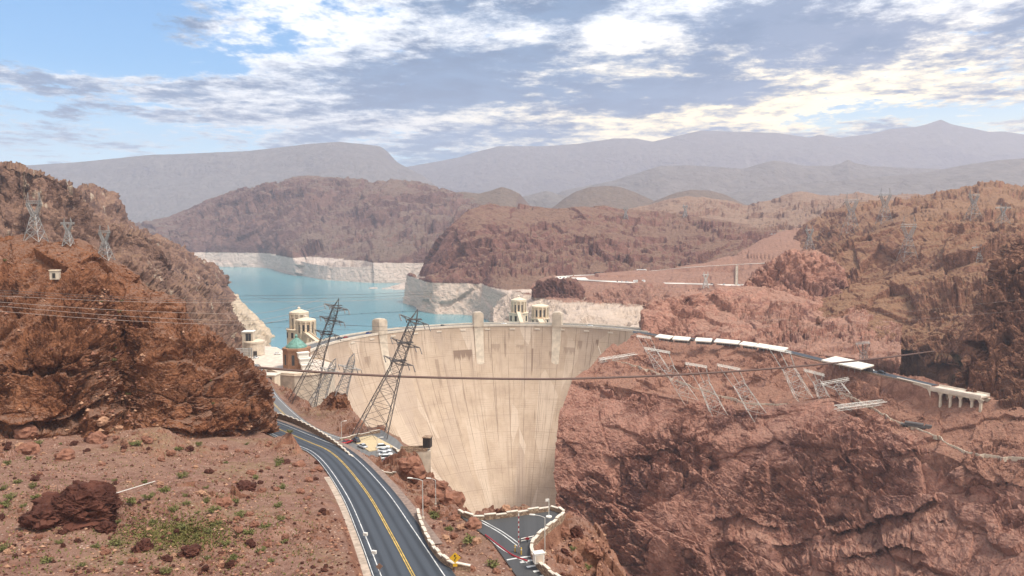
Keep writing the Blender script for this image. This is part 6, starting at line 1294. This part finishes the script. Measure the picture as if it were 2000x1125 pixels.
for a in [('dark red rock below the patch of green grass', 280, 1073, 34, 'dark', 3), ('low dark red rock in the grass, right of its darker neighbour', 372, 1080, 34, 'dark', 0), ('small dark rock below the grass patch', 325, 1094, 20, 'dark', 1), ('brown rock with a split face on the middle of the slope', 436, 987, 30, 'red', 2), ('dark round rock on the slope above the road cut', 482, 957, 34, 'dark', 2), ('orange brown rock lying on the gravel', 392, 966, 18, 'tan', 0), ('reddish rock near the top of the gravel slope', 408, 924, 18, 'dark', 1),
          ('pale tan block at the foot of the crag', 198, 826, 28, 'tan', 0), ('narrow pale tan block beside the larger one under the crag', 231, 838, 16, 'tan', 1), ('brown block under the gully of the crag', 189, 862, 34, 'red', 3), ('broad flat block at the foot of the crag', 52, 850, 44, 'red', 1), ('cracked block set in the slope below the crag', 128, 896, 36, 'red', 2), ('low slab below the crag', 54, 884, 40, 'red', 3), ('small brown rock near the crag foot', 282, 858, 16, 'red', 0),
          ('tall dark boulder beside a bush at the road cut', 558, 905, 18, 'dark', 0), ('red boulder at the rim of the road cut', 585, 912, 26, 'red', 1), ('large rounded red boulder on the canyon rim below the car park', 812, 928, 46, 'red', 1), ('large red boulder with a round face at the end of the long parapet', 800, 912, 40, 'red', 2), ('big rounded boulder on the mound beside the street lamp', 825, 985, 38, 'red', 0), ('big smooth boulder on the rim above the gate yard', 882, 980, 44, 'red', 3), ('split boulder in the middle of the rocky mound', 850, 970, 30, 'red', 2), ('squat boulder on the rim of the rocky mound', 862, 952, 30, 'red', 1), ('red rock below the big smooth boulder', 888, 1014, 22, 'red', 0), ('broken rock shelf at the corner of the gate yard', 925, 1030, 34, 'red', 2),
          ('dark craggy boulder outside the corner of the retaining wall', 1125, 1046, 30, 'dark', 3), ('brown boulder on the canyon rim outside the retaining wall', 1152, 1072, 26, 'red', 1), ('small boulder at the tip of the canyon rim', 1168, 1086, 20, 'red', 2), ('boulder half buried below the retaining wall', 1100, 1040, 24, 'red', 3)]:
    boulder(*a)
zones = [('loose stone on the gravel slope above the road cut', 420, 640, 880, 1110, 60, ('dark', 'red', 'red')), ('loose stone on the gravel slope around the huge dark boulder', 0, 420, 880, 1120, 70, ('dark', 'red', 'tan')), ('loose stone in the scree at the foot of the crag', 0, 540, 845, 885, 50, ('red', 'tan', 'dark')), ('loose red stone on the mound between the road and the gate yard', 840, 1000, 960, 1120, 40, ('red', 'red', 'tan')), ('loose stone on the knoll outside the retaining wall', 1075, 1200, 1050, 1125, 16, ('red', 'dark', 'red'))]
rr = random.Random(5)
for lab, x0, x1, y0, y1, n, kinds in zones:
    k = 0
    while k < n:
        px, py = rr.uniform(x0, x1), rr.uniform(y0, y1); u, f, d = ray(px, py); ok, p, nn, i_, ob, m_ = scene.ray_cast(DG, Vector((0, 0, ZC)), Vector((u, f, -d)).normalized())
        k += 1
        if ok and ob.name == slope_o.name and nn.z > .45: boulder(lab, px, py, rr.choice((6, 7, 8, 10, 13, 17)) , rr.choice(kinds), rr.randrange(4), .15, group=lab + 's')
# shrubs
def shrub_mesh(seed, tall=1.0):
    g = random.Random(seed); mb = MB()
    for k in range(14):
        a = g.uniform(0, 6.28); e = Vector((math.cos(a) * g.uniform(.3, .8), math.sin(a) * g.uniform(.3, .8), g.uniform(.4, .95) * tall)); mb.bar((0, 0, 0), e, .02, 3, 1)
        for q in range(22):
            c = e * g.uniform(.45, 1.08) + Vector((g.gauss(0, .13), g.gauss(0, .13), g.gauss(0, .10))); n = Vector((g.gauss(0, 1), g.gauss(0, 1), g.gauss(.5, 1))).normalized(); u = n.orthogonal().normalized() * g.uniform(.06, .13); w = n.cross(u) * g.uniform(.5, 1.0)
            mb.add([c - u - w, c + u - w * .4, c + u * .3 + w, c - u * .8 + w * .6], [(0, 1, 2, 3)], 0)
    return mb
def leaf_mat(name, a, b):
    t = NT(name); r = t.n('ShaderNodeObjectInfo').outputs['Random']; n = t.noise(6, 3, .6); c = t.mix(n, a, b); c = t.mix(t.math('MULTIPLY', r, .35), c, (.17, .15, .06, 1)); return t.done(c, .8, spec=.15)
m_leaf = leaf_mat('shrub_leaf', (.085, .095, .03, 1), (.21, .20, .07, 1)); m_twig = plain('shrub_twig', (.13, .09, .06, 1), .9)
SM = [shrub_mesh(3 + k, (.8, 1.0, 1.15)[k]) for k in range(3)]
SPROTO = []
for q in SM:
    o = q.build('desert_shrub', [m_leaf, m_twig]); SPROTO.append(o)
used_ = [False] * 3
SHR = [(10, 907), (56, 898), (76, 868), (120, 868), (70, 973), (6, 957), (3, 990), (36, 944), (64, 953), (224, 940), (259, 870), (290, 975), (230, 981), (259, 983), (340, 998), (363, 986), (386, 1003), (403, 982), (417, 1001), (459, 982), (356, 933), (319, 962), (361, 970), (403, 954), (546, 990), (542, 910), (482, 869), (386, 869), (283, 943), (356, 1034), (295, 1022), (232, 1020), (116, 1062), (185, 1070), (224, 1066), (406, 1040), (423, 1027), (487, 1043), (549, 1016), (510, 1076), (459, 1089), (406, 1093), (451, 1096), (529, 1098), (325, 1120), (238, 1102), (160, 1106), (6, 1076), (554, 1060), (384, 1050), (20, 975), (45, 990), (175, 1022), (470, 1010), (520, 1030), (330, 1050), (440, 1065), (300, 1110), (90, 1100), (500, 935), (440, 905), (350, 880), (410, 745), (238, 588), (222, 705), (225, 680), (252, 770), (8, 510), (270, 870), (200, 590), (232, 610), (415, 790)]
for k, (px, py) in enumerate(SHR):
    i = k % 3; o = SPROTO[i] if not used_[i] else SPROTO[i].copy()
    if used_[i]: C.objects.link(o)
    used_[i] = True; p = hit(px, py); s = rr.uniform(.55, 1.25); o.location = (p.x, p.y, p.z - .08); o.scale = (s * 1.25, s * 1.25, s); o.rotation_euler = (0, 0, rr.uniform(0, 6.28))
    z_ = 'small green desert shrub growing in the crag\'s ledges and gully' if py < 845 else 'small green desert shrub at the foot of the crag' if py < 912 else 'small green desert shrub beside the huge dark boulder' if px < 240 else 'small green desert shrub on the open gravel slope' if py < 1010 else 'small green desert shrub low on the slope around the grass patch'
    tag(o, z_, 'shrub', z_.replace('shrub', 'shrubs'))
for px, py, s, lab in [(845, 1012, 1.9, 'large pale green bush behind the short curved parapet'), (916, 1062, 1.8, 'large dark green bush on the rocky mound by the gate yard'), (960, 1108, 1.5, 'green bush low on the rocky mound near the crossing'), (876, 1036, 1.1, 'small bush on the mound left of the large dark green bush'), (1148, 1112, 1.1, 'dry green bush on the knoll outside the retaining wall'), (566, 846, 1.3, 'bright green bush at the inner edge of the black road bend'), (545, 908, 2.0, 'large green bush above the road cut beside a tall dark boulder'), (548, 955, 1.7, 'bushy green shrub on the rim of the road cut'), (1120, 1072, .9, 'tiny bush outside the retaining wall\'s foot')]:
    o = SPROTO[rr.randrange(3)].copy(); C.objects.link(o); p = hit(px, py); o.location = (p.x, p.y, p.z - .1); o.scale = (s, s, s * .85); o.rotation_euler = (0, 0, rr.uniform(0, 6.28)); tag(o, lab, 'shrub')
    if 'group' in o: del o['group']
# dry grass and rubble nobody could count
mb = MB(); n = 0
while n < 4600:
    if rr.random() < .55: px, py = rr.gauss(345, 60), rr.gauss(1042, 16)
    else: px, py = rr.uniform(-20, 620), rr.uniform(880, 1125)
    n += 1; u, f, d = ray(px, py); ok, p, nn, i_, ob, m_ = scene.ray_cast(DG, Vector((0, 0, ZC)), Vector((u, f, -d)).normalized())
    if not ok or ob.name != slope_o.name: continue
    for q in range(5):
        a = rr.uniform(0, 6.28); s = rr.uniform(.12, .34); e = p + Vector((math.cos(a) * s * .6, math.sin(a) * s * .6, s)); w = Vector((-math.sin(a), math.cos(a), 0)) * .05; mb.add([p - w * 1.6, p + w * 1.6, e + w * .5, e - w * .5], [(0, 1, 2, 3)])
struct(mb.build('grass', leaf_mat('dry_grass', (.13, .125, .035, 1), (.22, .19, .065, 1))), 'stuff')
mb = MB(); n = 0; OCT = [(1, 0, 0), (-1, 0, 0), (0, 1, 0), (0, -1, 0), (0, 0, 1), (0, 0, -1)]; OF = [(0, 2, 4), (2, 1, 4), (1, 3, 4), (3, 0, 4), (2, 0, 5), (1, 2, 5), (3, 1, 5), (0, 3, 5)]
while n < 11000:
    n += 1
    r0 = rr.random(); gy = rr.uniform(560, 860); px, py = (rr.uniform(-20, 720), rr.uniform(846, 1125)) if r0 < .55 else (rr.gauss(200 + (gy - 560) * .22, 16 + (gy - 560) * .09), gy) if r0 < .72 else (rr.uniform(0, 500), rr.uniform(470, 850)) if r0 < .82 else (rr.uniform(790, 1010), rr.uniform(920, 1125)) if r0 < .93 else (rr.uniform(1060, 1230), rr.uniform(1030, 1125))
    if vnoise(np.array([[px / 40, py / 18, 3.3]]), 8)[0] < rr.uniform(-.6, .5): continue
    u, f, d = ray(px, py); ok, p, nn, i_, ob, m_ = scene.ray_cast(DG, Vector((0, 0, ZC)), Vector((u, f, -d)).normalized())
    if not ok or not (ob.name == slope_o.name or ob.name.startswith('crag')) or nn.z < .35: continue
    s = (abs(rr.gauss(0, .16)) + .09) * (1.0 if ob.name == slope_o.name else 1.9); mb.add([(p.x + v[0] * s * rr.uniform(.6, 1.4), p.y + v[1] * s * rr.uniform(.6, 1.3), p.z + .3 * s + v[2] * s * rr.uniform(.4, .9)) for v in OCT], OF, rr.choice((0, 0, 1, 1, 2)))
struct(mb.build('rubble', [m_b1, m_b2, m_b3]), 'stuff')
# stakes of a fallen fence and a pole on the ground
for k, (px, py, lab) in enumerate([(425, 872, 'thin wooden stake near the corner of the crag'), (395, 896, 'thin wooden stake on the slope below the crag corner'), (372, 893, 'thin wooden stake left of two others under the crag'), (222, 952, 'thin wooden stake above the white pole on the ground'), (113, 962, 'thin wooden stake standing behind the huge dark boulder'), (500, 850, 'thin wooden stake against the crag beside the road')]):
    p = hit(px, py); o = MB().bar(p - Vector((0, 0, .2)), p + Vector((rr.uniform(-.1, .1), 0, 1.5)), .045, 5, r2=.035).build('fence_stake', m_twig); tag(o, lab, 'stake', 'stakes of an old fence')
a, b = hit(207, 972), hit(303, 942); L = [a.lerp(b, t / 6) + Vector((0, 0, .25)) for t in range(7)]; o = MB().tube(L, .085, 7).build('fallen_pole', m_pale); tag(o, 'long white pole lying on the gravel slope', 'pole')
# ------------------------------------------------------------------ haze: one closed box of even air
hz = MB().box((0, 5500, 670), (20000, 12000, 1640))
m = bpy.data.materials.new('haze_air'); m.use_nodes = True; nt = m.node_tree; nt.nodes.clear()
o_ = nt.nodes.new('ShaderNodeOutputMaterial'); pv = nt.nodes.new('ShaderNodeVolumePrincipled')
pv.inputs['Color'].default_value = HAZE_C; pv.inputs['Density'].default_value = HAZE_D; pv.inputs['Anisotropy'].default_value = .3
nt.links.new(pv.outputs[0], o_.inputs['Volume'])
haze = struct(hz.build('haze', m), 'stuff')
